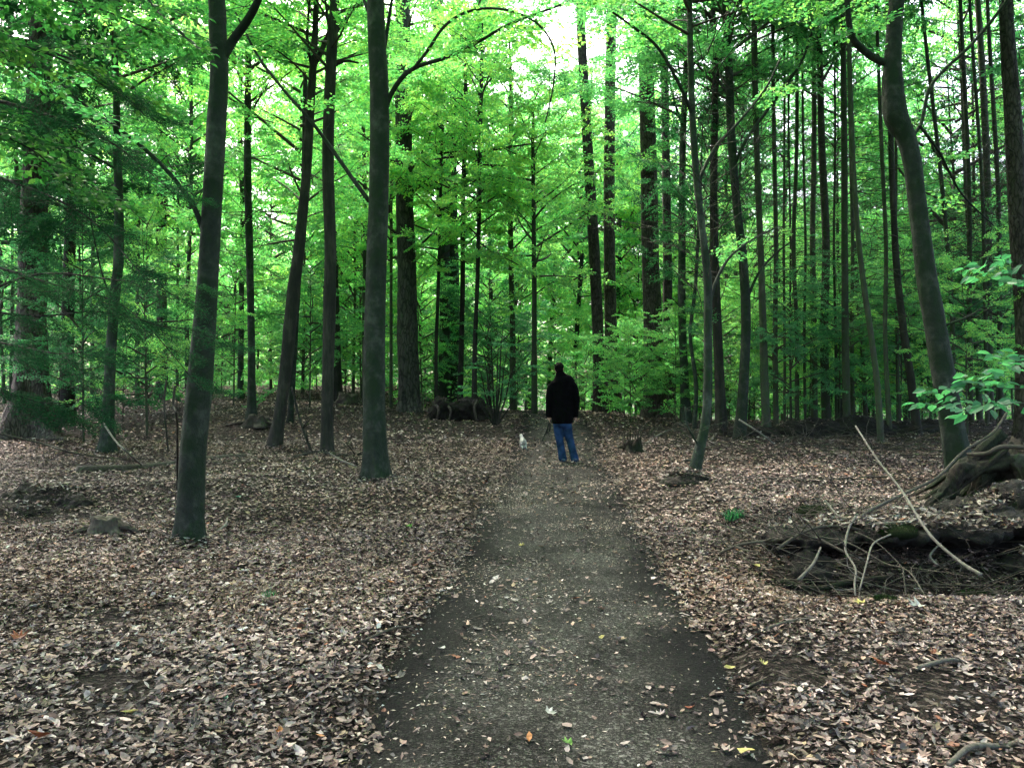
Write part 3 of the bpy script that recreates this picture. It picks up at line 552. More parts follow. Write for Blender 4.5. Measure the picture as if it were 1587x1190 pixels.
tree('pole_tree', 'thin stem bending left as it rises, left of the leaning black trunk', 'tree', [(1366, 690, 12), (1360, 600, 10), (1350, 520, 9), (1337, 430, 9), (1327, 330, 8), (1320, 200, 8), (1316, 60, 7)], POLE, d=17, top=14, crown='mid', mi=2, cz=9, cs=.7, group='poles of the young stand on the right', extra=[(BARE_SIDE[0], 2.5, 1.)], flare=.2)
tree('pole_tree', 'black trunk leaning left, next to the thick kinked beech on the right', 'tree', [(1423, 672, 15), (1412, 590, 13), (1400, 510, 12), (1390, 420, 11), (1385, 330, 10), (1381, 230, 9), (1378, 60, 8)], DARKB, d=18.5, top=14, crown='mid', mi=0, cz=10, cs=.7, group='poles of the young stand on the right', extra=[(BARE_SIDE[1], 2.5, 1.)], flare=.2)
tree('beech_tree', 'thick kinked beech leaning left above the mossy stump', 'tree',
     [(1497, 775, 50), (1490, 740, 42), (1478, 670, 38), (1464, 590, 37), (1450, 510, 33), (1435, 420, 31), (1424, 330, 29), (1413, 250, 29), (1402, 210, 31), (1388, 180, 38), (1383, 130, 34), (1384, 90, 28), (1387, 30, 25), (1390, -30, 23)], BEECH, d=11.2, top=13, cz=7, mi=0, cs=.9, sides=24, bump=.1, flare=.5,
     branches=[([(1380, 98, 0), (1362, 94, 0), (1340, 80, -.1), (1322, 60, -.2), (1315, 30, -.3), (1312, -20, -.4)], 13, 7, 4), ([(1415, 210, 0), (1428, 190, .1), (1440, 140, .1), (1462, 110, .1), (1500, 75, 0), (1535, 35, -.1), (1565, -5, -.2)], 6, 4.5, 0),
               ([(1425, 195, 0), (1455, 235, .2), (1490, 300, .6), (1540, 350, .9)], 5, 2, 2), ([(1450, 510, 0), (1490, 495, -.2), (1520, 480, -.4)], 4, 2)])
tree('spruce_tree', 'big dark spruce trunk cut by the right edge of the picture', 'tree', [(1592, 655, 34), (1588, 500, 29), (1580, 380, 28), (1574, 260, 27), (1568, 150, 25), (1560, 30, 22)], PINE, d=17, top=17, crown='con', cz=10, cs=.9, extra=[(BARE_SIDE[0], 2, 1.3), (BARE_SIDE[1], 4, 1.3)])
for (bx, by, wd, tx, nm) in [(1534, 660, 14, 1518, 'slim trunk with many dead twigs, first left of the big edge spruce'), (1505, 655, 9, 1490, 'thin pole seen right beside the kinked beech against the sky'), (1552, 655, 9, 1532, 'thin leaning pole close to the big edge spruce'), (1470+60, 650, 7, 1505, 'very thin pole between the slim twiggy trunk and the kinked beech'), (1478, 650, 8, 1432, 'thin pole that leans left behind the kinked beech')]:
    tree('pole_tree', nm, 'tree', [(bx, by, wd), (bx-3, 480, wd*.9), ((bx+tx)/2+4, 280, wd*.8), (tx, 40, wd*.7)], POLE, d=19+wd*.2, top=16, crown='mid', cz=11.5, cs=.6, extra=[(BARE_SIDE[wd % 2], 2.5, 1.2), (BARE_UP[wd % 2], 3, .7)], group='poles of the young stand on the right', flare=.2, sides=10)
# left side
tree('spruce_tree', 'big old spruce with wide dark roots at the left edge of the picture', 'tree', [(42, 668, 66), (46, 630, 52), (48, 540, 44), (50, 420, 42), (54, 300, 40), (60, 150, 38), (66, 0, 34)], PINE, d=18, top=20, crown='con', cz=5.2, cs=1.5, bump=.1, flare=1.1, sides=26, extra=[(BARE_SIDE[1], 2, 1.6)])
tree('beech_tree', 'dark trunk right of the big old spruce, half behind green sprays', 'tree', [(104, 640, 24), (104, 540, 20), (106, 450, 19), (109, 350, 17), (112, 200, 15), (118, 50, 13)], DARKB, d=21, top=16, crown='tall', cz=8, mi=2)
tree('beech_tree', 'slender trunk with a white dead twig at its wide foot, behind the hanging boughs', 'tree', [(165, 702, 27), (167, 660, 20), (171, 560, 17), (178, 460, 16), (184, 400, 16), (184, 300, 14), (181, 220, 12), (180, 120, 10), (172, 20, 8)], BEECH, top=13, cz=7, mi=0,
     branches=[([(176, 470, 0), (160, 430, -.1), (148, 380, -.2), (138, 330, -.2)], 3, 2), ([(184, 265, 0), (150, 245, -.2), (115, 228, -.3), (75, 212, -.4)], 4, 2, 3)])
tree('beech_tree', 'brown trunk in mid distance between the slender trunk and the nearest beech', 'tree', [(251, 625, 20), (251, 500, 17), (250, 400, 16), (250, 300, 15), (252, 150, 13)], PINE, d=31, top=19, crown='tall', cz=9, mi=1)
for (bx, by, wd, tx, nm) in [(213, 622, 8, 208, 'thin trunk between the slender trunk and the brown trunk'), (290, 618, 8, 296, 'thin trunk seen just left of the nearest beech'), (275, 622, 5, 270, 'hair-thin sapling stem left of the nearest beech'), (143, 640, 7, 140, 'thin stem behind the hanging boughs beside the dark trunk'), (565, 600, 9, 560, 'grey stem in the distance against the left side of the straight beech'), (606, 640, 6, 600, 'sapling leaning between the straight beech and the oak')]:
    tree('young_beech', nm, 'tree', [(bx, by, wd), (bx, 480, wd*.9), ((bx+tx)/2+3, 300, wd*.8), (tx, 100, wd*.7)], POLE, d=25+(by % 7), top=13, crown='mid', cz=5, mi=1, flare=.2, sides=8)
tree('young_beech', 'forked pale sapling between the curved stem and the scaly pine', 'tree', [(1075, 668, 8), (1079, 600, 7), (1070, 520, 6), (1078, 440, 6), (1085, 300, 5)], BEECH, d=20, top=8, crown='mid', cz=3.5, mi=2, cs=.6, flare=.2, sides=8)

# ---------------------------------------------------------------- background trees (individuals copied from a few prototypes)
PXY = [(o.location.x, o.location.y) for o in COL.objects if o.type == 'EMPTY']
protos = {}
def straight(seed, hgt, r, m):
    rg = np.random.default_rng(seed); p = [np.array([0, 0, -.3])]; x = np.zeros(2); v = rg.normal(0, .012, 2)
    for k in range(1, 8): v = v+rg.normal(0, .01, 2); x = x+v*hgt/7*2; p.append(np.array([x[0], x[1], hgt*k/7]))
    return trunk_mesh(p, [r*(1-.8*k/7) for k in range(8)], m, 8, .07, .3, seed, 4), p
TR = {'beech': [straight(700+i, 15, .13, BEECH) for i in range(3)], 'under': [straight(710+i, 8.5, .045, POLE) for i in range(3)], 'pole': [straight(720+i, 15, .075, POLE) for i in range(3)], 'sap': [straight(730+i, 2.4, .014, TWIG) for i in range(2)]}
def bgtree(kind, x, y, mi, sc, label, name, group, seed):
    z = H(x, y); root = obj(name, None, loc=(x, y, z)); tag(root, label, 'tree', group); k = seed
    tm, p = TR[kind][k % len(TR[kind])]; rot = (k*1.7) % 6.28; root.rotation_euler = (0, 0, rot); root.scale = (sc,)*3
    obj('trunk', tm, root)
    if kind == 'beech': q = at_height(p, 5.0); add_crown(root, V_TALL[k % 3], mi, q, k*2., (1.1, 1.1, 1.28))
    elif kind == 'under': q = at_height(p, 1.6); add_crown(root, V_MID[k % 4], mi, q, k*2., (.95, .95, 1.06))
    elif kind == 'pole':
        q = at_height(p, 7.5); add_crown(root, (V_CON[k % 2] if k % 5 == 0 else V_MID[k % 4]), 0 if k % 5 == 0 else [2, 0][k % 2], q, k*2., (.75, .75, 1.)); obj('side_branches', BARE_SIDE[k % 2], root, at_height(p, 2), k*3.)
    elif kind == 'sap': add_crown(root, V_LOW[k % 3], mi, (0, 0, .3), k*2., 1.)
rg = np.random.default_rng(4242)
def place(n, y0, y1, x0f, x1f, dmin, tries=4000):
    out = []
    for _ in range(tries):
        y = math.sqrt(rg.random()*(y1*y1-y0*y0)+y0*y0); x = (x0f+(x1f-x0f)*rg.random())*y
        if abs(x-float(pathx(y))) < 1.6 or (.03 < x/y < .105 and y < 62): continue
        if .08 < x/y < .2 and y < 31: continue
        if any((x-a)**2+(y-b)**2 < dmin**2 for a, b in PXY): continue
        out.append((x, y)); PXY.append((x, y))
        if len(out) >= n: break
    return out
REG = [(-.45, 'far left behind the big spruce'), (-.2, 'left of the straight beech'), (-.04, 'between the oak and the root plate'), (.1, 'behind the man'), (.26, 'among the pines and the curved beech'), (.45, 'behind the pole stand'), (9, 'far right behind the kinked beech')]
TONE = ['fresh green', 'bright yellow-green', 'dark green', 'blue-green']
def where(x, y): return next(n for t_, n in REG if x/y < t_)
cen = [(-.03+.03*k, 36+7*(k % 3)) for k in range(2)]
bl = place(20, 40, 92, -.72, .72, 2.6)+[(a*b_, b_) for a, b_ in cen]
for i, (x, y) in enumerate(bl):
    if x/y > .38 and i % 2: continue
    mi = [1, 1, 0, 3][i % 4] if x < .25*y else [0, 1, 3][i % 3]; rg_ = where(x, y)
    bgtree('beech', x, y, mi, .9+.5*rg.random(), f'tall {"far" if y > 55 else "mid-distance"} beech with {TONE[mi]} crown {rg_}', 'far_beech', f'tall {TONE[mi]} beeches {rg_}', i)
for i, (a_, y, sc) in enumerate([(.045, 46, 1.3), (.075, 40, 1.2), (.10, 50, 1.4), (.13, 43, 1.25), (.16, 52, 1.4), (.02, 55, 1.5), (.20, 46, 1.3), (-.12, 50, 1.3), (.30, 44, 1.2), (.09, 62, 1.6), (.15, 66, 1.6), (-.03, 64, 1.5)]):
    mi = [1, 0, 3][i % 3]; x = a_*y; bgtree('beech', x, y, mi, sc, f'tall mid-distance beech with {TONE[mi]} crown {where(x, y)}', 'far_beech', f'tall {TONE[mi]} beeches {where(x, y)}', i+3)
for i, (px, d, sc) in enumerate([(1200, 22, .6), (1255, 25, .7), (1300, 20.5, .5), (1345, 24, .65), (1395, 21, .55), (1460, 22.5, .6), (1500, 18, .5), (1545, 21, .6), (1225, 19.5, .45), (1320, 27, .8), (1430, 27, .8), (1570, 24, .7)]):
    x = (px-CX)/F*d; mi = [1, 0, 3][i % 3]; bgtree('under', x, d, mi, sc, f'young {TONE[mi]} beech standing among the poles, {where(x, d)}', 'understorey_beech', 'young beeches among the poles', i)
for i, (x, y) in enumerate(place(110, 25, 75, -.72, .72, 2.0, 9000)):
    mi = [1, 1, 0, 3, 1][i % 5] if x < .28*y else [0, 1, 3, 0, 2][i % 5]; rg_ = where(x, y)
    bgtree('under', x, y, mi, 1.0+.7*rg.random(), f'{"far " if y > 48 else ""}slim {TONE[mi]} beech {rg_}', 'understorey_beech', f'understorey beeches {rg_}', i)
for i, (x, y) in enumerate(place(30, 22, 50, .22, .72, 1.3)):
    bgtree('pole', x, y, 0, .8+.4*rg.random(), f'''thin straight pole far back {'behind the bowing trunk' if x/y < .36 else 'behind the thickest pole' if x/y < .45 else 'behind the leaning black trunk' if x/y < .53 else 'right of the kinked beech'}''', 'pole_tree', 'poles far back in the stand on the right', i)
for i, (x, y) in enumerate(place(9, 21, 40, -.68, -.38, 1.5)):
    bgtree('pole', x, y, 0, .8+.4*rg.random(), 'thin dark pole trunk far back on the left', 'pole_tree', 'poles far back on the left', i)
for i, (px, d, sc, mi) in enumerate([(978, 23, .34, 1), (1046, 22, .36, 0), (898, 36, .34, 1), (655, 30, .7, 1), (755, 31, .75, 3), (480, 27, .7, 0), (362, 28, .75, 1), (130, 17.5, .6, 3), (1100, 23, .6, 0), (1160, 24, .7, 0), (228, 19, .6, 0), (560, 34, .9, 1), (800, 36, .9, 1), (860, 42, 1., 1)]):
    x = (px-CX)/F*d; bgtree('under', x, d, mi, sc, ['thin young beech with leafy sprays in front of the pine trunks', 'thin young beech whose sprays cross the scaly pine', 'young beech with bright sprays beyond the man', 'young beech with bright sprays beyond the oak', 'young blue-green beech beyond the shrub', 'young beech behind the leaning twisted beech', 'young bright beech behind the root hump', 'young beech with low sprays in front of the dark trunk', 'young beech behind the curved beech', 'young beech behind the bowing trunk', 'young beech left of the nearest beech', 'young bright beech left of the oak', 'young bright beech in the gap beside the man', 'far bright beech in the gap straight ahead'][i], 'understorey_beech', None, i)
# bushy saplings near the crest, right of the man and along the edges
bsap = [((-.62+.57*rg.random()) if k % 3 else (.2+.5*rg.random()), 0) for k in range(54)]
saps = [(905, 640, 26, .9, 1), (968, 640, 24, 1., 1), (985, 645, 23, .8, 0), (1045, 645, 23, .9, 1), (1090, 650, 22, .8, 0), (1000, 640, 27, 1.2, 1), (940, 632, 30, 1.2, 1), (760, 640, 28, 1.3, 3), (800, 640, 30, 1.3, 3), (1130, 655, 24, 1.2, 2), (1170, 655, 25, 1.3, 2), (655, 620, 34, 1.3, 1), (560, 615, 33, 1.2, 0), (470, 610, 34, 1.2, 0), (330, 610, 33, 1.4, 0), (230, 640, 24, 1.2, 2), (190, 640, 23, 1.3, 2), (90, 650, 20, 1.1, 2), (128, 650, 21, 1.0, 2), (275, 625, 26, 1.2, 0), (1340, 650, 26, 1.2, 2), (1240, 650, 28, 1.4, 0), (1440, 650, 24, 1.1, 2), (1500, 650, 26, 1.3, 2), (720, 620, 36, 1.6, 3), (870, 640, 38, 1.5, 1)]
for i, (px, py, d, sc, mi) in enumerate(saps):
    x = (px-CX)/F*d; bgtree('sap', x, d, mi, sc, f'low {TONE[mi]} beech sapling along the crest, {where(x, d)}', 'beech_sapling', 'low saplings along the crest', i)
for i, (a_, _) in enumerate(bsap):
    yy = (34+26*rg.random()) if a_ < 0 else (25+20*rg.random()); mi = [1, 0, 3][i % 3]; bgtree('sap', a_*yy, yy, mi, 1.5+.9*rg.random(), f'bushy {TONE[mi]} beech sapling {where(a_*yy, yy)}', 'beech_sapling', f'bushy saplings {where(a_*yy, yy)}', i)
# trees beside and behind the camera that close the wood
for i, (x, y) in enumerate([(-7.5, 3.5), (-5, -3.5), (-9, -8), (-1.5, -8), (4.5, -4), (8, -1), (7.5, 4), (10, -8), (2, -13), (-12, 1), (-10, 10), (12, 9), (-16, 7), (15, 3), (-6, -15), (7, -16), (-13, 15), (14, 15)]):
    bgtree('beech', x, y, [1, 0][i % 2], 1+.3*rg.random(), 'tall beech whose leafy crown closes the wood around the clearing', 'tall_beech', 'beeches around the camera', i)

# leafy undergrowth beyond the crest
ru = np.random.default_rng(31); n = 70000; y = 30+ru.random(n)**1.3*62; x = (ru.random(n)*2-1)*.72*y
k = (ru.random(n) < ss(0, .12, fbm(x*.25, y*.25, 14)+.05)) & (np.abs(x-pathx(y)) > 1.2) & ((x < -2.5) & (y > 36) | (x > -2.5)); x = x[k]; y = y[k]; n = len(x)
p = np.stack([x, y, hh(x, y)+ru.random(n)**1.5*(.5+1.2*vn(x*.5, y*.5, 15))], -1); nrm = np.tile([0, 0, 1.], (n, 1))+ru.normal(0, .6, (n, 3)); dd = ru.normal(0, 1, (n, 3)); dd[:, 2] *= .4; dd /= np.linalg.norm(dd, axis=1)[:, None]
sd = np.cross(nrm, dd); sd /= np.linalg.norm(sd, axis=1)[:, None]; sz = (.09+.1*ru.random(n)+y*.0012)[:, None]; mb = MB()
mb.add(np.stack([p-dd*sz*.5, p+sd*sz*.3, p+dd*sz*.5, p-sd*sz*.3], 1).reshape(-1, 3), np.arange(n*4).reshape(-1, 4))
tag(obj('undergrowth', mb.mesh('undergrowth', LEAF, False)), 'green leafy undergrowth covering the ground beyond the crest', 'undergrowth', kind='stuff')
# far mass of foliage closing the view
rf = np.random.default_rng(77); nC = 1500; cy_ = 92+rf.random(nC)*45; cx_ = (rf.random(nC)*2-1)*.78*cy_; cz_ = -5+rf.random(nC)**1.1*27
cz_ = np.where((rf.random(nC) < .45), -4+rf.random(nC)*14, cz_)
K = 150; p = np.stack([cx_, cy_, cz_], -1)[:, None]+rf.normal(0, 1, (nC, K, 3))*np.array([2.4, 2.0, 1.1]); p = p.reshape(-1, 3); n = len(p)
mb = MB(); nrm = np.tile([0, -.25, 1.], (n, 1))+rf.normal(0, .5, (n, 3)); dd = rf.normal(0, 1, (n, 3)); dd[:, 2] *= .3; dd /= np.linalg.norm(dd, axis=1)[:, None]
sd = np.cross(nrm, dd); sd /= np.linalg.norm(sd, axis=1)[:, None]; sz = (.28+.3*rf.random(n))[:, None]
mb.add(np.stack([p-dd*sz*.5, p+sd*sz*.3, p+dd*sz*.5, p-sd*sz*.3], 1).reshape(-1, 3), np.arange(n*4).reshape(-1, 4))
tag(obj('far_woodland', mb.mesh('far_woodland', FARLEAF, False)), 'bright green mass of distant foliage beyond the crest', 'woodland', kind='stuff')


# ---------------------------------------------------------------- trees that lean into the picture from its edges
def edge_tree(name, label, base, r, hgt, m, boughs, leafm, needles=False, sc=.6, leafscale=1., nspray=9, lean=(0, 0), TS=None):
    x, y = base; z = H(x, y); root = obj(name, None, loc=(x, y, z)); tag(root, label, 'tree'); B = np.array([x, y, z])
    obj('trunk', trunk_mesh([np.array([lean[0]*k/6, lean[1]*k/6, hgt*k/6-.15]) for k in range(7)], [r*(1-.75*k/6) for k in range(7)], m, 12, .06, .4, 3), root)
    rg = np.random.default_rng(int(abs(x*100)))
    for bp, w0 in boughs:
        q = [P(a, b_, c)-B for a, b_, c in bp]; s0 = np.array([0, 0, max(.2, q[0][2]-.1)]); q = [s0]+q
        mb = MB(); n = len(q); tube(mb, q, [w0*(1-.8*k/(n-1)) for k in range(n)], 6, 6, .06, 1, 1)
        Q = catmull(q, 6); f = Fol(rg, .15 if needles else .62); i0 = int(len(Q)*.25)
        for k in range(nspray):
            i = int(i0+(len(Q)-1-i0)*(k+.5)/nspray); d = Q[min(i+1, len(Q)-1)]-Q[i-1]; az = math.atan2(d[1], d[0]); sd = 1 if k % 2 else -1
            f.spray((TS or (NSP if needles else SPR))[rg.integers(3)], Q[i], az+sd*(.6+.4*rg.random()), (rg.normal(-.35, .2) if needles else rg.normal(-.05, .2)), sc*(.7+.6*rg.random()), rg.normal(0, .35), leafscale, twig=2, thick=.004)
        f.spray((TS or (NSP if needles else SPR))[0], Q[-1], az, -.1, sc*.8, 0, leafscale, twig=2)
        mb.f += [x_+mb.n for x_ in f.w.f]; mb.v += f.w.v; mb.n += f.w.n
        bo = obj('branch', mb.mesh('branch', m), root); obj('needles' if needles else 'leaves', f.mesh('foliage', leafm, not needles), bo)
    return root
edge_tree('spruce_tree', 'spruce boughs with hanging dark needles sweeping in from the left edge', (-5.6, 6.6), .11, 9, PINE, [
    ([(-60, 150, 6.6), (60, 175, 6.7), (170, 220, 6.8), (270, 300, 6.9)], .022), ([(-80, 40, 6.4), (40, 70, 6.3), (150, 110, 6.3), (225, 180, 6.3)], .022),
    ([(-80, 260, 6.6), (40, 290, 6.5), (140, 340, 6.4), (215, 420, 6.4)], .02), ([(-80, 470, 6.8), (60, 425, 7.0), (180, 434, 7.1), (300, 444, 7.2)], .018),
    ([(-80, 480, 6.8), (60, 490, 6.9), (170, 485, 7.0), (330, 530, 7.1)], .016), ([(-80, 520, 6.4), (20, 535, 6.3), (90, 548, 6.2), (150, 542, 6.2)], .014),
    ([(-80, 590, 6.5), (20, 612, 6.5), (80, 625, 6.5), (160, 612, 6.5)], .012), ([(-80, 400, 6.6), (80, 440, 7), (200, 480, 7.2), (310, 600, 7.4)], .016)], NEED, True, .62, 1., 11)
edge_tree('beech_tree', 'beech boughs with bright leaves reaching in across the top left corner', (-6.2, 5.4), .14, 11, BEECH, [
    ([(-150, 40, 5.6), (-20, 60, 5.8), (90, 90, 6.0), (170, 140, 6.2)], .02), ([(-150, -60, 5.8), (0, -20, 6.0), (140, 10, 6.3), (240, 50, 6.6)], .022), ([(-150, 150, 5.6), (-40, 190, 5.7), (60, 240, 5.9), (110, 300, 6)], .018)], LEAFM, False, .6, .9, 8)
edge_tree('beech_sapling', 'young beech with broad blue-green leaves reaching in at the right edge', (3.3, 3.75), .02, 2.4, BEECH, [
    ([(1640, 600, 3.7), (1600, 602, 3.7), (1560, 602, 3.7), (1520, 597, 3.75)], .006), ([(1640, 640, 3.6), (1600, 628, 3.6), (1560, 622, 3.6), (1510, 618, 3.65)], .005), ([(1640, 560, 3.8), (1600, 560, 3.8), (1570, 575, 3.8)], .005), ([(1650, 440, 4), (1610, 410, 4), (1570, 400, 4.1)], .005)], LEAFT, False, .3, .85, 2, TS=SPARSE)
# many-stemmed shrub by the root plate
d = G(768, 660); b0 = GP(768, 660); root = obj('shrub', None, loc=tuple(b0)); tag(root, 'bare many-stemmed shrub with thin dark stems fanning out right of the root plate', 'shrub')
for i, (tx, ty) in enumerate([(722, 590), (738, 560), (748, 540), (760, 520), (772, 540), (786, 545), (800, 560), (815, 590), (780, 500), (752, 600)]):
    mb = MB(); e = P(tx, ty, d+.3*((i % 3)-1))-b0; tube(mb, [[0, 0, -.05], e*.35+np.array([e[0]*.12, 0, .1]), e*.7+np.array([0, 0, .08]), e], [.028, .022, .014, .006], 6, 5, .05)
    for k in range(4):
        q = e*(.4+.15*k); mm_ = np.array([random.uniform(-.3, .3), random.uniform(-.2, .2), .3]); tube(mb, [q, q+mm_*.6, q+mm_], [.008, .006, .003], 4, 3, cap=False)
    obj('stem', mb.mesh('stem', DARKB), root)
f = Fol(np.random.default_rng(5)); 
for k in range(16): f.spray(SPR[k % 4], np.array([random.uniform(-.9, .9), random.uniform(-.5, .5), random.uniform(.8, 2.4)]), k*2.4, 0, .5, 0, .9)
obj('leaves', f.mesh('leaves', LEAFT), root)

# ---------------------------------------------------------------- stumps, root plates, mounds
MOUNDS = []
def lumpy(name, label, cat, c, parts, m, voxel=.05, seed=0, amp=.08, fr=3.):
    """rough mound of earth and roots: blobs fused by a voxel remesh, then roughened"""
    root = obj(name, None, loc=tuple(c)); tag(root, label, cat)
    mb = MB()
    for (x, y, z, a, b_, cc) in parts: ellipsoid(mb, (x, y, z), (a, b_, cc), 24, 14)
    V = mb.v
    for k in range(len(V)):
        v = V[k]; nrm = v-np.array(parts[k][:3]); nrm /= np.linalg.norm(nrm, axis=1)[:, None]+1e-9
        a = fbm(v[:, 0]*fr+v[:, 2]*1.7*fr+seed, v[:, 1]*fr-v[:, 2]*fr+9*seed, seed, 4); V[k] = v+nrm*(a*amp*3)[:, None]
    o = obj('mound', mb.mesh(name, m), root); r = o.modifiers.new('Remesh', 'REMESH'); r.mode = 'VOXEL'; r.voxel_size = voxel; r.use_smooth_shade = True
    tx = bpy.data.textures.new('rough', 'CLOUDS'); tx.noise_scale = .09; dm = o.modifiers.new('Rough', 'DISPLACE'); dm.texture = tx; dm.strength = amp; dm.mid_level = .5
    tx = bpy.data.textures.new('fine', 'VORONOI'); tx.noise_scale = .045; dm = o.modifiers.new('Fine', 'DISPLACE'); dm.texture = tx; dm.strength = .03; dm.mid_level = .5
    MOUNDS.append([(c[0]+x, c[1]+y, c[2]+z, a, b_, cc) for (x, y, z, a, b_, cc) in parts]); return root
def roots(root, lst, m, wob=.03):
    for pts, r0, r1 in lst:
        mb = MB(); n = len(pts); tube(mb, pts, [r0+(r1-r0)*k/(n-1) for k in range(n)], 20, 16, .55, 2.6, n); ro = obj('root', mb.mesh('root', m), root); tx = bpy.data.textures.new('rough', 'CLOUDS'); tx.noise_scale = .06; dm = ro.modifiers.new('Rough', 'DISPLACE'); dm.texture = tx; dm.strength = r0*.7; dm.mid_level = .5
c = GP(710, 652)
rp = lumpy('root_plate', 'dark upturned root plate with earth on it between the oak and the shrub', 'root plate', c, [(-.55, .1, .25, .34, .28, .42), (-.15, .15, .2, .38, .3, .36), (.25, .15, .3, .3, .3, .4), (.6, .1, .25, .28, .28, .45), (.1, .3, .1, .9, .3, .25)], SOIL, .04, 3, .09)
roots(rp, [([(-.7, 0, .5), (-.55, -.25, .35), (-.6, -.3, .02)], .05, .03), ([(-.3, 0, .45), (-.2, -.25, .3), (-.25, -.32, .0)], .04, .02), ([(.6, 0, .6), (.5, -.25, .4), (.55, -.3, .0)], .05, .03), ([(.8, 0, .2), (.9, -.1, .6), (.95, -.1, .95)], .025, .01), ([(-.2, .1, .5), (.15, .05, .62), (.45, 0, .5)], .025, .015)], DEADD)
c = GP(165, 826)
def stump(name, label, c, r, h, m, seed, jag=.25, flare=.8, tilt=(0, 0), sides=30):
    root = obj(name, None, loc=tuple(c)); tag(root, label, 'stump'); rg = np.random.default_rng(seed); mb = MB(); rings = []
    zs = np.linspace(-.15, 1, 12 if sides < 40 else 26)
    ang = np.arange(sides)/sides*2*math.pi; top = 1-jag*(.5+fbm(np.cos(ang)*2+seed, np.sin(ang)*2, seed, 4)*2)-(.25*rg.random(sides) if sides > 30 else 0)
    for z in zs:
        rr = r*(1+flare*np.exp(-max(z, 0)*h/(r*.7))*(.55+.45*np.cos(ang*4+seed)))*(1+(.22 if sides < 40 else .6)*fbm(np.cos(ang)*3+z, np.sin(ang)*3+seed, seed, 4)*2)
        rings.append(np.stack([rr*np.cos(ang)+tilt[0]*z*h, rr*np.sin(ang)+tilt[1]*z*h, h*z*top], -1))
    for k, (q, dz) in enumerate([(.75, -.05), (.45, -.12), (.1, -.2)]): rings.append(np.stack([r*q*np.cos(ang)+tilt[0]*h, r*q*np.sin(ang)+tilt[1]*h, h*(top*.6+.35)+dz*h+.05*h*rg.random(sides)], -1))
    V = np.array(rings); n = len(rings); idx = np.arange(n*sides).reshape(n, sides); nx = np.roll(idx, -1, 1)
    mb.add(V.reshape(-1, 3), np.stack([idx[:-1], nx[:-1], nx[1:], idx[1:]], -1).reshape(-1, 4)); so_ = obj('stump_wood', mb.mesh('stump_wood', m), root); tx = bpy.data.textures.new('rough', 'CLOUDS'); tx.noise_scale = .08; dm = so_.modifiers.new('Rough', 'DISPLACE'); dm.texture = tx; dm.strength = r*.35; dm.mid_level = .5; return root
st = stump('tree_stump', 'small dark rotten stump among leaves left of the nearest beech', c, .13, .2, DEADD, 2, .3, .8); roots(st, [([(.08, 0, .1), (.25, -.03, .05), (.36, -.02, .0)], .05, .02), ([(-.1, 0, .06), (-.25, -.08, .03), (-.33, -.1, -.01)], .04, .02)], DEADD)
st = stump('tree_stump', 'dark stump with splayed roots where the root hump tree stands', GP(398, 660)+np.array([.1, -.1, 0]), .22, .35, DEADD, 5, .5, 1.2); roots(st, [([(-.15, 0, .12), (-.5, -.1, .08), (-.85, -.05, .02)], .06, .03), ([(.15, 0, .12), (.4, -.1, .06), (.6, -.05, .02)], .05, .02)], DEADD)
st = stump('tree_stump', 'dark stump behind the thin peeling beech trunk', GP(540, 625), .3, .4, DEADD, 6, .5, .8)
st = stump('tree_stump', 'small splintered stump on the right edge of the path beyond the curved beech', GP(980, 700), .17, .3, ROT, 8, .8, .9); roots(st, [([(-.1, 0, .1), (-.3, -.03, .05), (-.5, -.05, .01)], .05, .02)], ROT)
for k in range(7): mb = MB(); tube(mb, [(-.12+.04*k, 0, .12), (-.16+.06*k, .02, .38+.06*(k % 3))], [.018, .003], 5, 2); obj('splinter', mb.mesh('splinter', ROT), st)
lumpy('root_mound', 'mossy earth hump under the foot of the curved beech', 'earth mound', GP(1065, 752), [(0, .25, -.02, .34, .3, .17), (-.22, .1, -.06, .25, .22, .15), (.25, .3, -.05, .28, .25, .15)], ROT, .03, 4, .04)
lumpy('earth_hump', 'low dark hump of bare earth at the left edge', 'earth mound', GP(30, 785), [(0, .5, -.08, .45, .4, .24), (.55, .25, -.12, .3, .25, .2), (-.5, .0, -.1, .35, .25, .2), (.25, -.1, -.12, .25, .2, .19), (-.1, .9, -.1, .6, .3, .22)], SOIL, .03, 6, .16)
lumpy('earth_hump', 'dark brushy earth ridge behind the clearing below the pole stand', 'earth mound', GP(1370, 672), [(-1.6, .4, -.05, .9, .5, .35), (-.3, .4, -.05, .9, .5, .42), (1.1, .4, -.05, .9, .5, .33), (-3., .5, -.1, 1., .5, .3)], SOIL, .07, 7, .12)
# undercut bank and big mossy stump on the right
bk = lumpy('earth_bank', 'undercut bank of dark earth below the tangle of dead branches', 'earth bank', (0, 0, 0), [(2.6, 7.35, .0, .35, .35, .24), (3.1, 7.4, .02, .45, .4, .26), (3.7, 7.4, .04, .5, .4, .3), (4.4, 7.5, .06, .6, .45, .34), (5.0, 7.8, .12, .55, .5, .4),
  (2.75, 7.02, .2, .38, .26, .07), (3.3, 6.95, .24, .42, .3, .07), (3.95, 6.95, .27, .45, .3, .08), (4.6, 7.1, .3, .5, .35, .1), (2.5, 6.8, -.06, .2, .25, .1), (4.9, 7.0, .02, .4, .35, .2), (4.45, 6.75, -.03, .3, .2, .14)], SOIL, .028, 5, .11, 3.4)
c = np.array([5.75, 8.9, H(5.75, 8.9)])
st = stump('tree_stump', 'large rotten mossy stump filling the right edge of the clearing', c, .46, .85, ROT, 11, .9, .8, (.1, 0), 70)
rr_ = np.random.default_rng(6); lst = []
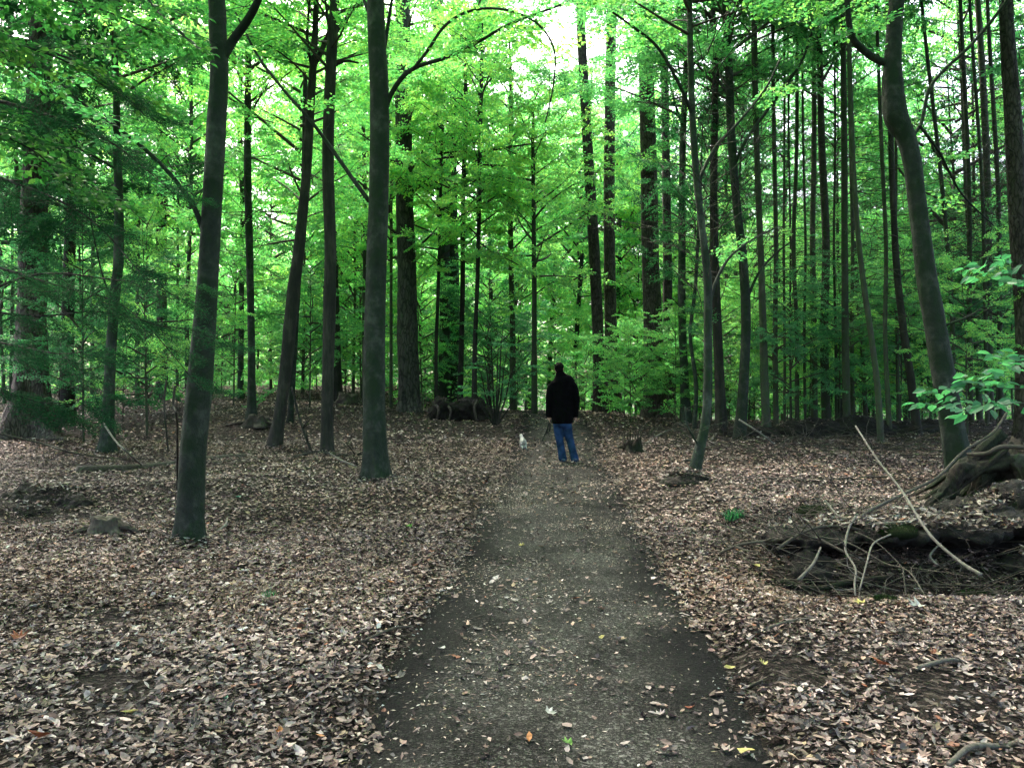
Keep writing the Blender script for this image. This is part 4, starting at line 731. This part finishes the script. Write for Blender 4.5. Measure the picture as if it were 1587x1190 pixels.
for k in range(34):
    a = -3.3+3.0*rr_.random(); r1 = .55+1.15*rr_.random(); h0 = .15+.65*rr_.random(); q0 = np.array([math.cos(a)*.38, math.sin(a)*.38, h0]); a2 = a+rr_.normal(0, .3); q2 = np.array([math.cos(a2)*r1, math.sin(a2)*r1, -.02]); q1 = (q0+q2)/2+rr_.normal(0, .06, 3)+np.array([0, 0, .09])
    w_ = .018+.055*rr_.random()**2; lst.append(([q0, q1, (q1+q2)/2+rr_.normal(0, .04, 3), q2], w_*1.3, w_*.5))
roots(st, lst, ROT)
lumpy('earth_hump', 'dark rooty earth spilling from the foot of the large rotten stump', 'earth mound', (5.1, 8.3, H(5.1, 8.3)), [(.1, 0, -.05, .5, .4, .24), (-.5, -.2, -.06, .35, .3, .17), (.5, -.3, -.02, .5, .4, .2), (0, -.6, -.08, .5, .35, .16)], SOIL, .025, 9, .16)
# drifts of leaves caught on the mounds
mb = MB(); rl = np.random.default_rng(15)
for parts in MOUNDS[3:]+MOUNDS[:3]:
    for (x, y, z, a, b_, cc) in parts:
        n = int(900*a*b_/(.3)) if y < 12 else 60; q = rl.random(n)**.5; an = rl.random(n)*6.28; px_ = x+a*q*np.cos(an); py_ = y+b_*q*np.sin(an)
        zt = np.full(n, -9.)
        for (x2, y2, z2, a2, b2, c2) in parts: dd_ = 1-((px_-x2)/a2)**2-((py_-y2)/b2)**2; zt = np.maximum(zt, np.where(dd_ > 0, z2+c2*np.sqrt(np.maximum(dd_, 0)), -9))
        k = (fbm(px_*3, py_*3, 70) > .02) & (zt > hh(px_, py_)) ; px_, py_, zt = px_[k], py_[k], zt[k]; n = len(px_)
        if not n: continue
        col = PAL[rl.choice(len(PAL), n, p=PW)]*(.2+.9*rl.random((n, 1)))
        leaves_from(mb, OVAL, OVALF, np.stack([px_, py_, zt+.03+.05*rl.random(n)], -1), rl.random(n)*6.28, np.abs(rl.normal(0, .45, n)), rl.random(n)*6.28, .04+.04*rl.random(n), rl.normal(.15, .35, n), col)
for (x, y, r_) in BASES:
    if y > 22: continue
    n = int(260*max(.4, r_/.15)) if y < 15 else 120; an = rl.random(n)*6.28; q = r_*(1.+.25*rl.random(n))+np.abs(rl.normal(0, .09, n)); px_ = x+q*np.cos(an); py_ = y+q*np.sin(an)
    zt = hh(px_, py_)+np.maximum(0, .07-(q-r_)*.45)*rl.random(n)+.02; col = PAL[rl.choice(len(PAL), n, p=PW)]*(.2+.9*rl.random((n, 1)))
    leaves_from(mb, OVAL, OVALF, np.stack([px_, py_, zt], -1), rl.random(n)*6.28, np.abs(rl.normal(.15, .4, n)), rl.random(n)*6.28, .035+.035*rl.random(n), rl.normal(.15, .35, n), col)
tag(obj('leaf_drift', mb.mesh('leaf_drift', m_lit, False)), 'dry leaves caught on the earth mounds and round the trunk feet', 'fallen leaves', kind='stuff')
# ---------------------------------------------------------------- fallen branches and sticks, one by one
def stick(label, pts, w0, w1, m=DEAD, name='fallen_branch', cat='branch', twigs=0, lift=0.):
    """pts (px, py) lie on the ground, (px, py, depth) hang free"""
    Q = []
    for p in pts:
        if len(p) == 2: q = GP(*p); q[2] += .015+lift
        else: q = P(*p)
        Q.append(q)
    dm = np.mean([q[1] for q in Q]); n = len(Q); c = Q[0].copy(); mb = MB(); sd = abs(int(pts[0][0]+pts[0][1]))
    rg = np.random.default_rng(sd); Q = [q+(rg.normal(0, .02, 3) if 0 < i < n-1 else 0) for i, q in enumerate(Q)]
    loc = [q-c for q in Q]; tube(mb, loc, [(w0+(w1-w0)*k/(n-1))/2/F*dm for k in range(n)], 8, 6, .1, 1.4, sd % 50); C = catmull(loc, 6)
    for k in range(twigs):
        i = rg.integers(2, len(C)-1); d_ = rg.normal(0, 1, 3); d_[2] = abs(d_[2])*.5; d_ /= np.linalg.norm(d_); ln = .12+.3*rg.random(); r = w1/2/F*dm*.7
        tube(mb, [C[i], C[i]+d_*ln*.5+rg.normal(0, .02, 3), C[i]+d_*ln], [r, r*.7, r*.4], 5, 4)
    o = obj(name, mb.mesh(name, m), None, tuple(c)); tag(o, label, cat, 'dead branches on the forest floor'); return o
stick('long pale straight pole leaning across the clearing above the dark bank', [(1326, 660, 8.2), (1362, 715, 7.6), (1400, 765, 7.05), (1450, 825, 6.5), (1490, 862, 6.2), (1520, 890, 6.0)], 3, 5)
stick('long grey branch rising to the right and crossing the pale pole', [(1308, 825, 7.0), (1345, 798, 7.2), (1400, 768, 7.75), (1450, 738, 8.1), (1500, 704, 8.4), (1535, 672, 8.6), (1560, 640, 8.8)], 5.5, 4, DEADD)
stick('dark dead bough lying level across the mossy stump at the right edge', [(1500, 704, 8.4), (1530, 698, 8.2), (1560, 696, 8.1), (1620, 697, 8.)], 6, 8, DEADD)
stick('pale crooked stick standing upright in front of the bank', [(1326, 800, 6.9), (1316, 822, 6.7), (1314, 850, 6.4), (1323, 880, 6.1), (1325, 910, 5.9), (1328, 945, 5.62)], 4.5, 2.5, twigs=2)
stick('forked thin stick leaning right of the upright pale stick', [(1380, 828, 6.4), (1360, 850, 6.3), (1345, 880, 6.1), (1332, 915, 5.85)], 3, 2.5, twigs=2)
stick('long thin grey stick arching down across the front of the bank', [(1240, 828, 6.9), (1310, 838, 6.7), (1370, 866, 6.4), (1410, 893, 6.1), (1442, 938, 5.7)], 3, 2, DEADD, twigs=4)
stick('thin bowed stick curving down to the leaves right of the forked one', [(1325, 824, 6.7), (1360, 835, 6.5), (1385, 865, 6.3), (1402, 895, 6.0), (1405, 935, 5.75)], 2.5, 2, DEADD)
stick('short pale broken stick propped at the left end of the bank', [(1272, 848, 6.5), (1255, 870, 6.4), (1238, 898, 6.25)], 3, 6)
stick('level pale stick lying on top of the bank under the leaning pole', [(1342, 812, 6.9), (1390, 806, 6.9), (1425, 803, 7.0)], 6, 4)
stick('dark arched branch lying left of the bank', [(1112, 862), (1150, 845, 7.0), (1200, 838, 6.95), (1260, 832, 6.9)], 4, 6, DEADD, twigs=5)
stick('dark branch with side twigs on top of the left end of the bank', [(1205, 850, 6.7), (1240, 826, 6.8), (1290, 818, 6.9), (1345, 822, 6.9)], 6, 3, DEADD, twigs=7)
stick('dark branch running down into the hollow in the bank', [(1240, 822, 6.9), (1275, 840, 6.7), (1310, 856, 6.5)], 5, 4, DEADD, twigs=3)
stick('short forked white twig standing behind the bank', [(1278, 775, 7.5), (1289, 785, 7.4), (1292, 800, 7.2), (1320, 808, 7.1)], 3, 4)
stick('small white hooked twig on the dark face of the bank', [(1458, 842, 6.7), (1448, 852, 6.65), (1447, 865, 6.6), (1453, 876, 6.55)], 3, 4)
stick('white peg of wood below the mossy stump', [(1494, 806, 7.6), (1497, 820, 7.4), (1502, 834, 7.2)], 4, 5)
stick('rotten log lying half buried along the foot of the bank', [(1210, 905), (1260, 907), (1330, 905), (1380, 900)], 12, 7, ROT, 'fallen_log', 'log')
stick('grey broken branch in the bottom right corner', [(1470, 1195), (1510, 1176), (1550, 1163), (1600, 1150)], 8, 13, DEAD, lift=.01)
stick('short straight stick lying on leaves right of the bare patch', [(1420, 1040), (1455, 1036), (1490, 1029)], 8, 6)
stick('short dark stick lying by the right edge of the path', [(1155, 1072), (1170, 1064), (1182, 1058)], 5, 4, DEADD)
stick('thin dark twig lying across the path ahead', [(715, 889), (760, 887), (800, 880), (842, 869)], 3, 1.5, DEADD)
stick('pale stick lying on leaves below the nearest beech', [(245, 874), (270, 869), (300, 869), (328, 862)], 4, 6)
stick('grey branch lying on leaves right of the nearest beech', [(378, 832), (400, 838), (440, 850)], 6, 5, DEADD)
stick('thin root-like stick running off from the foot of the nearest beech', [(316, 838), (330, 828), (345, 818), (352, 805)], 5, 3)
stick('thin pale stem standing among leaves in the lower left', [(237, 1068, 4.15), (233, 1090, 4.05), (235, 1135)], 2.5, 3)
stick('long thin log lying across the leaves behind the nearest beech', [(120, 732), (180, 730), (240, 724), (310, 714), (380, 708)], 17, 11, DEADD, 'fallen_log', 'log')
stick('dark branch lying between the nearest beech and the leaning beech', [(330, 720), (370, 714), (410, 708), (455, 712)], 7, 4, DEADD, twigs=4)
stick('long drooping dead branch across the left side', [(-20, 668, 9.), (60, 688, 9.2), (130, 702, 9.5), (215, 716)], 3, 2.5, DEADD)
stick('white dead twig leaning on the slender trunk on the left', [(160, 655, 12.), (176, 682, 11.6), (196, 702, 11.3), (222, 724)], 3, 3)
stick('thin black stem hanging left of the nearest beech', [(258, 590, 9), (254, 625, 9), (258, 665, 9), (261, 700, 9.)], 3.5, 2.5, DARKB)
stick('second thin black stem rising close beside the nearest beech', [(271, 598, 8.6), (266, 625, 8.6), (272, 665, 8.6), (275, 760)], 3.5, 3.5, DARKB)
stick('dead stick leaning between the leaning beech and the thin peeling trunk', [(452, 600, 16.5), (462, 640, 16.3), (474, 675, 16), (484, 704)], 3, 4, DARKB, twigs=3)
stick('pale stick at the foot of the thin peeling trunk', [(505, 700), (525, 713), (552, 724)], 4, 3)
stick('dark brush branch heaped at the foot of the thin peeling trunk', [(455, 712), (490, 703), (530, 708), (560, 705)], 7, 4, DARKB, twigs=9)
stick('pale branch lying beyond the splintered stump', [(1000, 690), (1018, 679), (1038, 668), (1062, 664)], 4, 3)
stick('pale arched branch right of the curved beech', [(1098, 690), (1110, 674), (1128, 667), (1165, 668)], 4, 3)
stick('dark branch lying beyond the mossy hump', [(1080, 782), (1130, 775), (1200, 768), (1270, 768)], 5, 3, DEADD, twigs=4)
stick('thin brown log lying in the middle of the clearing', [(1180, 742), (1260, 746), (1340, 744), (1430, 742)], 5, 3, DEADD, 'fallen_log', 'log')
stick('dark branch lying in front of the brushwood', [(1060, 716), (1110, 712), (1160, 712)], 6, 3, DEADD, twigs=5)
stick('pale branch leaning out of the brushwood', [(1145, 650, 17), (1175, 672, 16.8), (1200, 690)], 3, 3)
stick('rotten branch lying left of the splintered stump', [(940, 702), (965, 694), (990, 690)], 5, 6, DEADD)
stick('small dark stick at the left edge of the path', [(560, 1000), (610, 985), (640, 975)], 5, 3, DEADD)
stick('dark stick among leaves right of the path', [(1170, 985), (1240, 968), (1310, 965)], 5, 3, DEADD)

# ---------------------------------------------------------------- brushwood and twigs (uncountable)
def twig_field(mb, n, x0, x1, y0, y1, l0, l1, r, up=.15, seed=1, onpath=.1):
    rg = np.random.default_rng(seed)
    for _ in range(n):
        y = y0+(y1-y0)*rg.random(); x = x0+(x1-x0)*rg.random()
        if abs(x-float(pathx(y))) < 1. and rg.random() > onpath: continue
        a = rg.random()*6.28; L_ = l0+(l1-l0)*rg.random()**2; e = abs(rg.normal(0, up)); p = np.array([x, y, H(x, y)+.02+.02*rg.random()]); q = [p]
        for k in range(3):
            a += rg.normal(0, .25); p = p+np.array([math.cos(a), math.sin(a), e])*L_/3; p[2] = max(p[2], H(p[0], p[1])+.015); q.append(p)
        rr = r*(.5+rg.random()); tube(mb, q, [rr, rr*.8, rr*.6, rr*.3], 4, 2, cap=False)
mb = MB(); twig_field(mb, 420, 4.2, 13, 14.5, 21, .5, 1.8, .009, .3, 1); twig_field(mb, 160, 2.6, 5, 16, 21, .4, 1.3, .008, .3, 2)
tag(obj('brushwood', mb.mesh('brushwood', DEADD)), 'dark tangle of brushwood under the trees on the right', 'brushwood', kind='stuff')
mb = MB(); twig_field(mb, 420, 2.1, 4.9, 6.3, 7.9, .2, 1.0, .0042, .3, 3); twig_field(mb, 90, -6.8, -4.6, 8.6, 10.2, .2, .7, .004, .3, 13); twig_field(mb, 420, -6.5, 7.5, 3.2, 12, .1, .45, .0028, .08, 4, .3); twig_field(mb, 240, -9, 2, 12, 20, .3, 1., .005, .12, 5)
tag(obj('twigs', mb.mesh('twigs', DEADD)), 'small dead twigs strewn over the leaves', 'twigs', kind='stuff')
mb = MB(); twig_field(mb, 60, 2.1, 5.5, 6.2, 9.5, .25, .8, .004, .3, 8); twig_field(mb, 60, 3, 11, 12, 20, .3, 1., .005, .2, 9)
tag(obj('pale_twigs', mb.mesh('pale_twigs', DEAD)), 'pale dry twigs on and around the bank', 'twigs', kind='stuff')

# ---------------------------------------------------------------- small plants, moss, bright fallen leaves
MOSSM = plain('moss_frond', (.02, .034, .008), .8, .2, .5, 60)
def tuft(label, px, py, r, n, h, m, name='grass_tuft', cat='grass'):
    c = GP(px, py); rg = np.random.default_rng(px); mb = MB(); 
    for _ in range(n):
        a = rg.random()*6.28; q = rg.random()**.5*r; b0 = np.array([math.cos(a)*q, math.sin(a)*q*.8, 0.]); t_ = b0+np.array([rg.normal(0, h*.45), rg.normal(0, h*.45), h*(.5+.6*rg.random())]); s_ = np.array([math.cos(a+1.5), math.sin(a+1.5), 0])*h*.06
        mid = (b0+t_)/2+np.array([0, 0, h*.15]); V = [b0-s_, b0+s_, mid+s_*.8, mid-s_*.8, t_]; mb.add(V, [[0, 1, 2, 3]]); mb.f.append(np.array([[3, 2, 4]])+mb.n-5)
    tag(obj(name, mb.mesh(name, m, False), None, tuple(c)), label, cat)
tuft('small green grass tuft on leaves right of the mossy hump', 1140, 806, .12, 90, .12, LEAFD)
tuft('tiny dark green seedling in the leaves left of the path', 415, 928, .05, 26, .07, LEAFD, 'seedling', 'plant')
for lb, px, py, r, zz in [('bright green moss cushion on top of the bank under the leaning pole', 1392, 822, .17, .2), ('moss cushion low in front of the bank', 1372, 933, .12, .03), ('dark moss cushion at the right side below the stump', 1512, 925, .16, .03), ('olive moss cushion behind the bank', 1265, 792, .2, .05)]:
    c = P(px, py, 6.75) if zz == .2 else GP(px, py); mb = MB(); rg = np.random.default_rng(px); ellipsoid(mb, (0, 0, -.02), (r, r*.7, .06), 20, 10); o = obj('moss', None, loc=tuple(c)); tag(o, lb, 'moss')
    obj('cushion', mb.mesh('cushion', plain('moss_base', (.008, .012, .004), .95, .1, .5, 60)), o); mb = MB()
    for _ in range(500):
        a = rg.random()*6.28; q = rg.random()**.5*.95; b0 = np.array([math.cos(a)*q*r, math.sin(a)*q*r*.7, -.02+.06*math.sqrt(1-q*q)]); t_ = b0+rg.normal(0, .006, 3)+np.array([0, 0, .018]); s_ = np.array([math.cos(a), math.sin(a), 0])*.004; mb.add([b0-s_, t_, b0+s_], [[0, 1, 2]])
    obj('fronds', mb.mesh('fronds', MOSSM, False), o)['kind'] = 'stuff'
cols = {'yellow': (.6, .5, .16), 'orange': (.5, .2, .06), 'rust': (.3, .08, .03), 'green': (.16, .34, .05), 'teal': (.1, .3, .2), 'white': (.62, .58, .52), 'pink': (.5, .3, .24), 'tan': (.5, .36, .22)}
cm = {}
for k, c in cols.items(): cm[k] = plain(k+'_leaf', tuple(v_*.55 for v_ in c), .55, .3, .35, 50)
bright = [(1130, 1048, 'yellow', .06, 'yellow leaf on the dirt at the right edge of the path'), (1183, 1040, 'yellow', .08, 'yellow-brown leaf lying right of the yellow path-edge leaf'), (1157, 1180, 'yellow', .075, 'yellow leaf near the bottom right of the path'), (932, 998, 'yellow', .055, 'pale yellow leaf in the middle of the path'), (962, 1000, 'tan', .07, 'curled tan leaf beside the pale yellow one'), (893, 936, 'rust', .075, 'rust-red leaf in the middle of the path'), (820, 1157, 'orange', .06, 'round orange leaf low on the path'), (880, 1168, 'green', .065, 'fresh green leaf low on the path'), (1030, 1178, 'pink', .08, 'round pinkish leaf at the bottom of the path'), (590, 1048, 'white', .07, 'pale curled leaf at the left edge of the path'), (852, 1118, 'white', .065, 'small white lobed leaf on the lower path'), (350, 1097, 'teal', .07, 'blue-green leaf in the lower left litter'), (202, 1119, 'yellow', .08, 'greenish yellow leaf in the lower left litter'), (434, 1147, 'orange', .055, 'small orange leaf in the litter near the path'), (497, 1160, 'orange', .07, 'orange leaf in the litter close to the bottom of the path'), (55, 948, 'white', .085, 'large white leaf far left in the litter'), (30, 998, 'rust', .1, 'red-brown leaf at the left edge of the litter'), (60, 1156, 'rust', .1, 'big red-brown leaf in the bottom left corner'), (370, 776, 'teal', .16, 'blue-green leaf right of the nearest beech'), (632, 822, 'green', .1, 'dark green leaf left of the path'), (1172, 886, 'yellow', .11, 'yellow leaf below the left end of the bank'), (1335, 945, 'yellow', .11, 'pale yellow lobed leaf below the upright stick'), (1422, 948, 'white', .15, 'big white leaf heap right of the upright stick'), (1340, 1076, 'rust', .06, 'orange-red leaf beside the bare dark patch'), (1070, 1110, 'rust', .05, 'small rust leaf on the dark right side of the path'), (808, 852, 'yellow', .07, 'yellow leaf lying on the far part of the path'), (1365, 1040, 'rust', .11, 'rust-brown leaf in the litter right of the path'), (815, 906, 'white', .07, 'pale leaf on the path before the twig'), (785, 935, 'white', .05, 'small white leaf left of the rust-red leaf'), (605, 911, 'orange', .06, 'orange leaf in litter left of the path'), (685, 1018, 'white', .075, 'whitish leaf on the left side of the path')]
for i, (px, py, cn, sz_, lb) in enumerate(bright):
    c = GP(px, py); mb = MB(); lob = i % 3 == 1 or 'lobed' in lb; tv, tf = (LOBE, LOBEF) if lob else (OVAL, OVALF)
    leaves_from(mb, tv, tf, np.zeros((1, 3)), np.array([i*1.3]), np.array([.25]), np.array([i*2.]), np.array([sz_*1.05]), np.array([.5]), np.ones((1, 3)))
    tag(obj('fallen_leaf', mb.mesh('fallen_leaf', cm[cn], False), None, (c[0], c[1], c[2]+.04)), lb, 'leaf', 'single bright leaves on the ground')

# ---------------------------------------------------------------- man and dog
def fuse(o, vox, smooth=6):
    r = o.modifiers.new('Remesh', 'REMESH'); r.mode = 'VOXEL'; r.voxel_size = vox; r.use_smooth_shade = True
    s_ = o.modifiers.new('Smooth', 'SMOOTH'); s_.factor = .5; s_.iterations = smooth
m_skin = plain('skin', (.45, .27, .2), .55, .35, .08, 20); m_hair = plain('dark_hair', (.005, .004, .0035), .9, .05, .5, 90)
m_jack = plain('black_cloth', (.0028, .0028, .0032), .95, .03, .5, 14); m_jean = plain('blue_denim', (.014, .032, .075), .95, .05, .7, 7); m_shoe = plain('dark_blue_shoe', (.02, .035, .06), .6, .3, .3, 20); m_sole = plain('shoe_sole', (.12, .12, .12), .7)
d = G(880, 717); k_ = d/F; mc = GP(880, 717); man = obj('person', None, loc=tuple(mc)); tag(man, 'man seen from behind in black jacket and blue jeans, holding a leash on the path', 'person')
def M(px, py, y=0.): return np.array([(px-880)*k_, y, (717-py)*k_])
mb = MB(); u = k_
tube(mb, [M(871, 655), M(871.5, 640), M(871, 620), M(871, 600), M(870.5, 590), M(869, 583)], [14*u, 13*u, 13.5*u, 16*u, 15*u, 7*u], 16, 5, ell=[.6, .62, .65, .62, .6, .9])
tube(mb, [M(869, 588), M(868, 578, .01), M(867, 572, .02)], [5*u, 4.8*u, 5*u], 12, 4)
ellipsoid(mb, M(866.5, 571.5, .025), (6.4*u, 8.1*u, 9.2*u), 20, 14); ellipsoid(mb, M(866.2, 574.5, .075), (4.6*u, 4*u, 4.8*u), 12, 8)
tube(mb, [M(866, 569, .11), M(865.9, 572, .135)], [.9*u, 1.4*u], 8, 3)
for s_, sx, ex, hx in ((-1, 859, 852, 851.5), (1, 884, 891.5, 891.5)):
    tube(mb, [M(sx, 593), M(ex, 616, -.01), M(hx, 643, .03)], [5.2*u, 3.9*u, 2.6*u], 10, 6)
    hb = M(hx, 643, .03); tube(mb, [hb, hb+np.array([0, .01, -.05]), hb+np.array([0, .015, -.085])], [.024, .036, .036], 10, 4, ell=[.8, .5, .5])
    for fi, (fy, fl) in enumerate([(-.026, .058), (-.009, .07), (.009, .074), (.026, .066)]):
        q = hb+np.array([0, fy+.012, -.09]); tube(mb, [q+np.array([0, 0, .02]), q+np.array([-s_*.004, .002, -fl*.5]), q+np.array([-s_*.022, .006, -fl])], [.0095, .009, .0075], 8, 4)
    q = hb+np.array([-s_*.01, .035, -.045]); tube(mb, [q, q+np.array([-s_*.014, .02, -.03]), q+np.array([-s_*.02, .022, -.06])], [.011, .01, .008], 8, 4)
for pts in (((865, 652), (867.5, 683), (872, 710)), ((877, 652), (884, 683), (891.5, 710))):
    tube(mb, [M(*pts[0]), M(*pts[1], y=.03), M(*pts[2])], [7.2*u, 4.6*u, 3.2*u], 12, 6); a = M(*pts[2]); tube(mb, [a+np.array([0, -.05, -.04]), a+np.array([0, .05, -.045]), a+np.array([0, .15, -.06])], [.036, .04, .028], 10, 4)
bo = obj('body', mb.mesh('body', m_skin), man); fuse(bo, .0075, 4)
for s_ in (-1, 1):
    mb = MB(); ellipsoid(mb, M(866.5, 571.5, .02)+np.array([s_*6.4*u, 0, 0]), (.012, .022, .034), 10, 8, Matrix.Rotation(.3*s_, 3, 'Z')); obj('ear', mb.mesh('ear', m_skin), man)
    mb = MB(); ellipsoid(mb, M(866.3, 570.5, .108)+np.array([s_*.031, 0, 0]), (.012, .009, .009), 8, 6); obj('eye', mb.mesh('eye', plain('eye_white', (.6, .6, .58), .2, .5)), man)
mb = MB(); ellipsoid(mb, M(866.5, 568.7, .005), (7.3*u, 8.3*u, 7.6*u), 24, 16); ellipsoid(mb, M(866.7, 573.5, -.03), (6.3*u, 5*u, 5.2*u), 18, 12)
v = mb.v; 
for i in range(len(v)): v[i] = v[i]*(1+.0*v[i])+(.012*2*fbm(v[i][:, 0]*50, v[i][:, 2]*50+v[i][:, 1]*30, 8))[:, None]*np.array([1, 1, 1])
ho = obj('hair', mb.mesh('hair', m_hair), man); fuse(ho, .009, 2)
mb = MB()
tube(mb, [M(871.5, 656), M(871.5, 652), M(872, 636), M(872, 620), M(872, 606), M(871.5, 594), M(870.8, 588.5), M(869.3, 583.5), M(868, 579)], [16.3*u, 16.8*u, 16.8*u, 16.6*u, 18*u, 19.5*u, 17*u, 10.5*u, 6.8*u], 24, 5, .02, 2, 3, ell=[.66, .66, .66, .66, .64, .6, .6, .8, 1.])
tube(mb, [M(868, 580, 0), M(867.6, 577, .005)], [7.2*u, 6.4*u], 16, 2)
for sx, ex, hx in ((858, 852, 851), (885, 892, 891.8)):
    tube(mb, [M(sx+(4 if sx < 870 else -4), 594), M((sx+ex)/2, 601), M(ex, 617, -.012), M((ex+hx)/2, 632, .01), M(hx, 646, .03)], [7*u, 7.2*u, 6.3*u, 5.6*u, 4.8*u], 14, 5, .05, 2, 9)
jo = obj('jacket', mb.mesh('jacket', m_jack), man); fuse(jo, .012, 5)
mb = MB()
tube(mb, [M(871.5, 646), M(871.5, 656), M(872, 662)], [14.5*u, 14.8*u, 12*u], 20, 4, ell=[.66, .68, .66])
tube(mb, [M(864.8, 654), M(865.5, 668, .01), M(867.8, 684, .02), M(870.5, 700, 0), M(872.5, 713, -.005)], [8*u, 7.4*u, 6.2*u, 6*u, 6.8*u], 16, 6, .07, 1.6, 4)
tube(mb, [M(878, 654), M(880, 668, .01), M(884, 684, .03), M(888, 700, .01), M(891.5, 713, 0)], [8*u, 7.4*u, 6.2*u, 5.9*u, 6.6*u], 16, 6, .07, 1.6, 5)
je = obj('jeans', mb.mesh('jeans', m_jean), man); fuse(je, .011, 3)
for (ax, yaw) in ((872, .15), (892, -.25)):
    a = M(ax, 713); a[2] = 0; mb = MB(); dx = math.sin(-yaw)
    tube(mb, [a+np.array([-dx*.07, -.08, .045]), a+np.array([0, 0, .055]), a+np.array([dx*.1, .11, .042]), a+np.array([dx*.18, .19, .034])], [.042, .052, .048, .03], 14, 5, ell=[.95, .9, .8, .8])
    sh = obj('shoe', mb.mesh('shoe', m_shoe), man); mb = MB(); tube(mb, [a+np.array([-dx*.08, -.09, .012]), a+np.array([0, 0, .012]), a+np.array([dx*.1, .11, .012]), a+np.array([dx*.19, .2, .014])], [.044, .05, .052, .03], 14, 5, ell=[.3, .25, .25, .4]); obj('sole', mb.mesh('sole', m_sole), sh)
# leash
root = obj('dog_leash', None, loc=tuple(mc+M(851.5, 651, .03))); tag(root, "black dog leash hanging in loose strands from the man's left hand", 'leash'); m_l = plain('leash_strap', (.008, .008, .009), .6)
for i, pts in enumerate([[(0, 0, .02), (-.02, -.01, -.1), (-.07, -.02, -.24), (-.13, -.03, -.38)], [(0, .01, 0), (-.03, 0, -.12), (-.045, .01, -.2), (-.02, .02, -.24), (0, .02, -.15), (.0, .01, 0)], [(0, 0, 0), (-.015, .01, -.1), (-.04, .02, -.22), (-.08, .01, -.27)], [(.01, 0, .0), (.015, -.01, -.12), (.005, 0, -.21)]]):
    mb = MB(); tube(mb, pts, [.009]*len(pts), 6, 6, ell=[.35]*len(pts)); obj('strap', mb.mesh('strap', m_l), root)
# dog
m_fur = plain('white_fur', (.36, .35, .31), .95, .05, .3, 30); m_furd = plain('grey_fur', (.12, .11, .1), .9, .1, .3, 30)
dc = GP(812, 699); dog = obj('dog', None, loc=tuple(dc), rot=.12, scale=.72); tag(dog, 'small white dog trotting away beside the path left of the man', 'dog'); mb = MB()
tube(mb, [(0, -.02, .245), (0, .05, .26), (0, .17, .255), (0, .3, .25), (0, .4, .27)], [.055, .078, .076, .086, .07], 16, 5, ell=[1, 1.05, 1.1, 1.15, 1.1])
tube(mb, [(0, .36, .29), (-.01, .43, .35), (-.015, .46, .39)], [.06, .048, .045], 12, 4); ellipsoid(mb, (-.015, .49, .405), (.05, .058, .048), 14, 10); tube(mb, [(-.02, .53, .395), (-.022, .575, .385), (-.024, .61, .38)], [.032, .025, .018], 10, 3)
for x, y0, kn, hk, ft in ((-.048, .04, (.07, .15), (-.05, .085), (.0, .0)), (.05, .04, (.05, .15), (-.075, .1), (-.045, .0))):
    tube(mb, [(x, y0, .23), (x*1.05, kn[0], kn[1]), (x*1.1, hk[0], hk[1]), (x*1.1, ft[0], .02), (x*1.1, ft[0]+.03, .012)], [.05, .036, .019, .016, .017], 10, 5)
for x, fy in ((-.045, .42), (.045, .34)): tube(mb, [(x, .36, .22), (x*1.05, .36, .13), (x*1.05, fy-.01, .07), (x*1.05, fy, .018), (x, fy+.025, .012)], [.036, .024, .018, .016, .017], 10, 5)
tube(mb, [(0, -.02, .28), (-.005, -.07, .32), (-.015, -.09, .37), (-.03, -.08, .41)], [.02, .015, .012, .007], 8, 5)
do = obj('body', mb.mesh('body', m_fur), dog); fuse(do, .008, 2)
for s_ in (-1, 1):
    mb = MB(); tube(mb, [(-.015+s_*.035, .485, .44), (-.015+s_*.052, .49, .465), (-.015+s_*.066, .5, .44)], [.016, .014, .005], 8, 4, ell=[.4]*3); obj('ear', mb.mesh('ear', m_furd), dog)
    mb = MB(); ellipsoid(mb, (-.018+s_*.024, .535, .415), (.007,)*3, 8, 6); obj('eye', mb.mesh('eye', m_hair), dog)
mb = MB(); ellipsoid(mb, (-.024, .622, .385), (.011, .008, .009), 8, 6); obj('nose', mb.mesh('nose', m_hair), dog)
mb = MB(); tube(mb, [(0.05, .4, .31), (0, .375, .36), (-.055, .4, .32)], [.006]*3, 6, 4); obj('collar', mb.mesh('collar', m_l), dog)
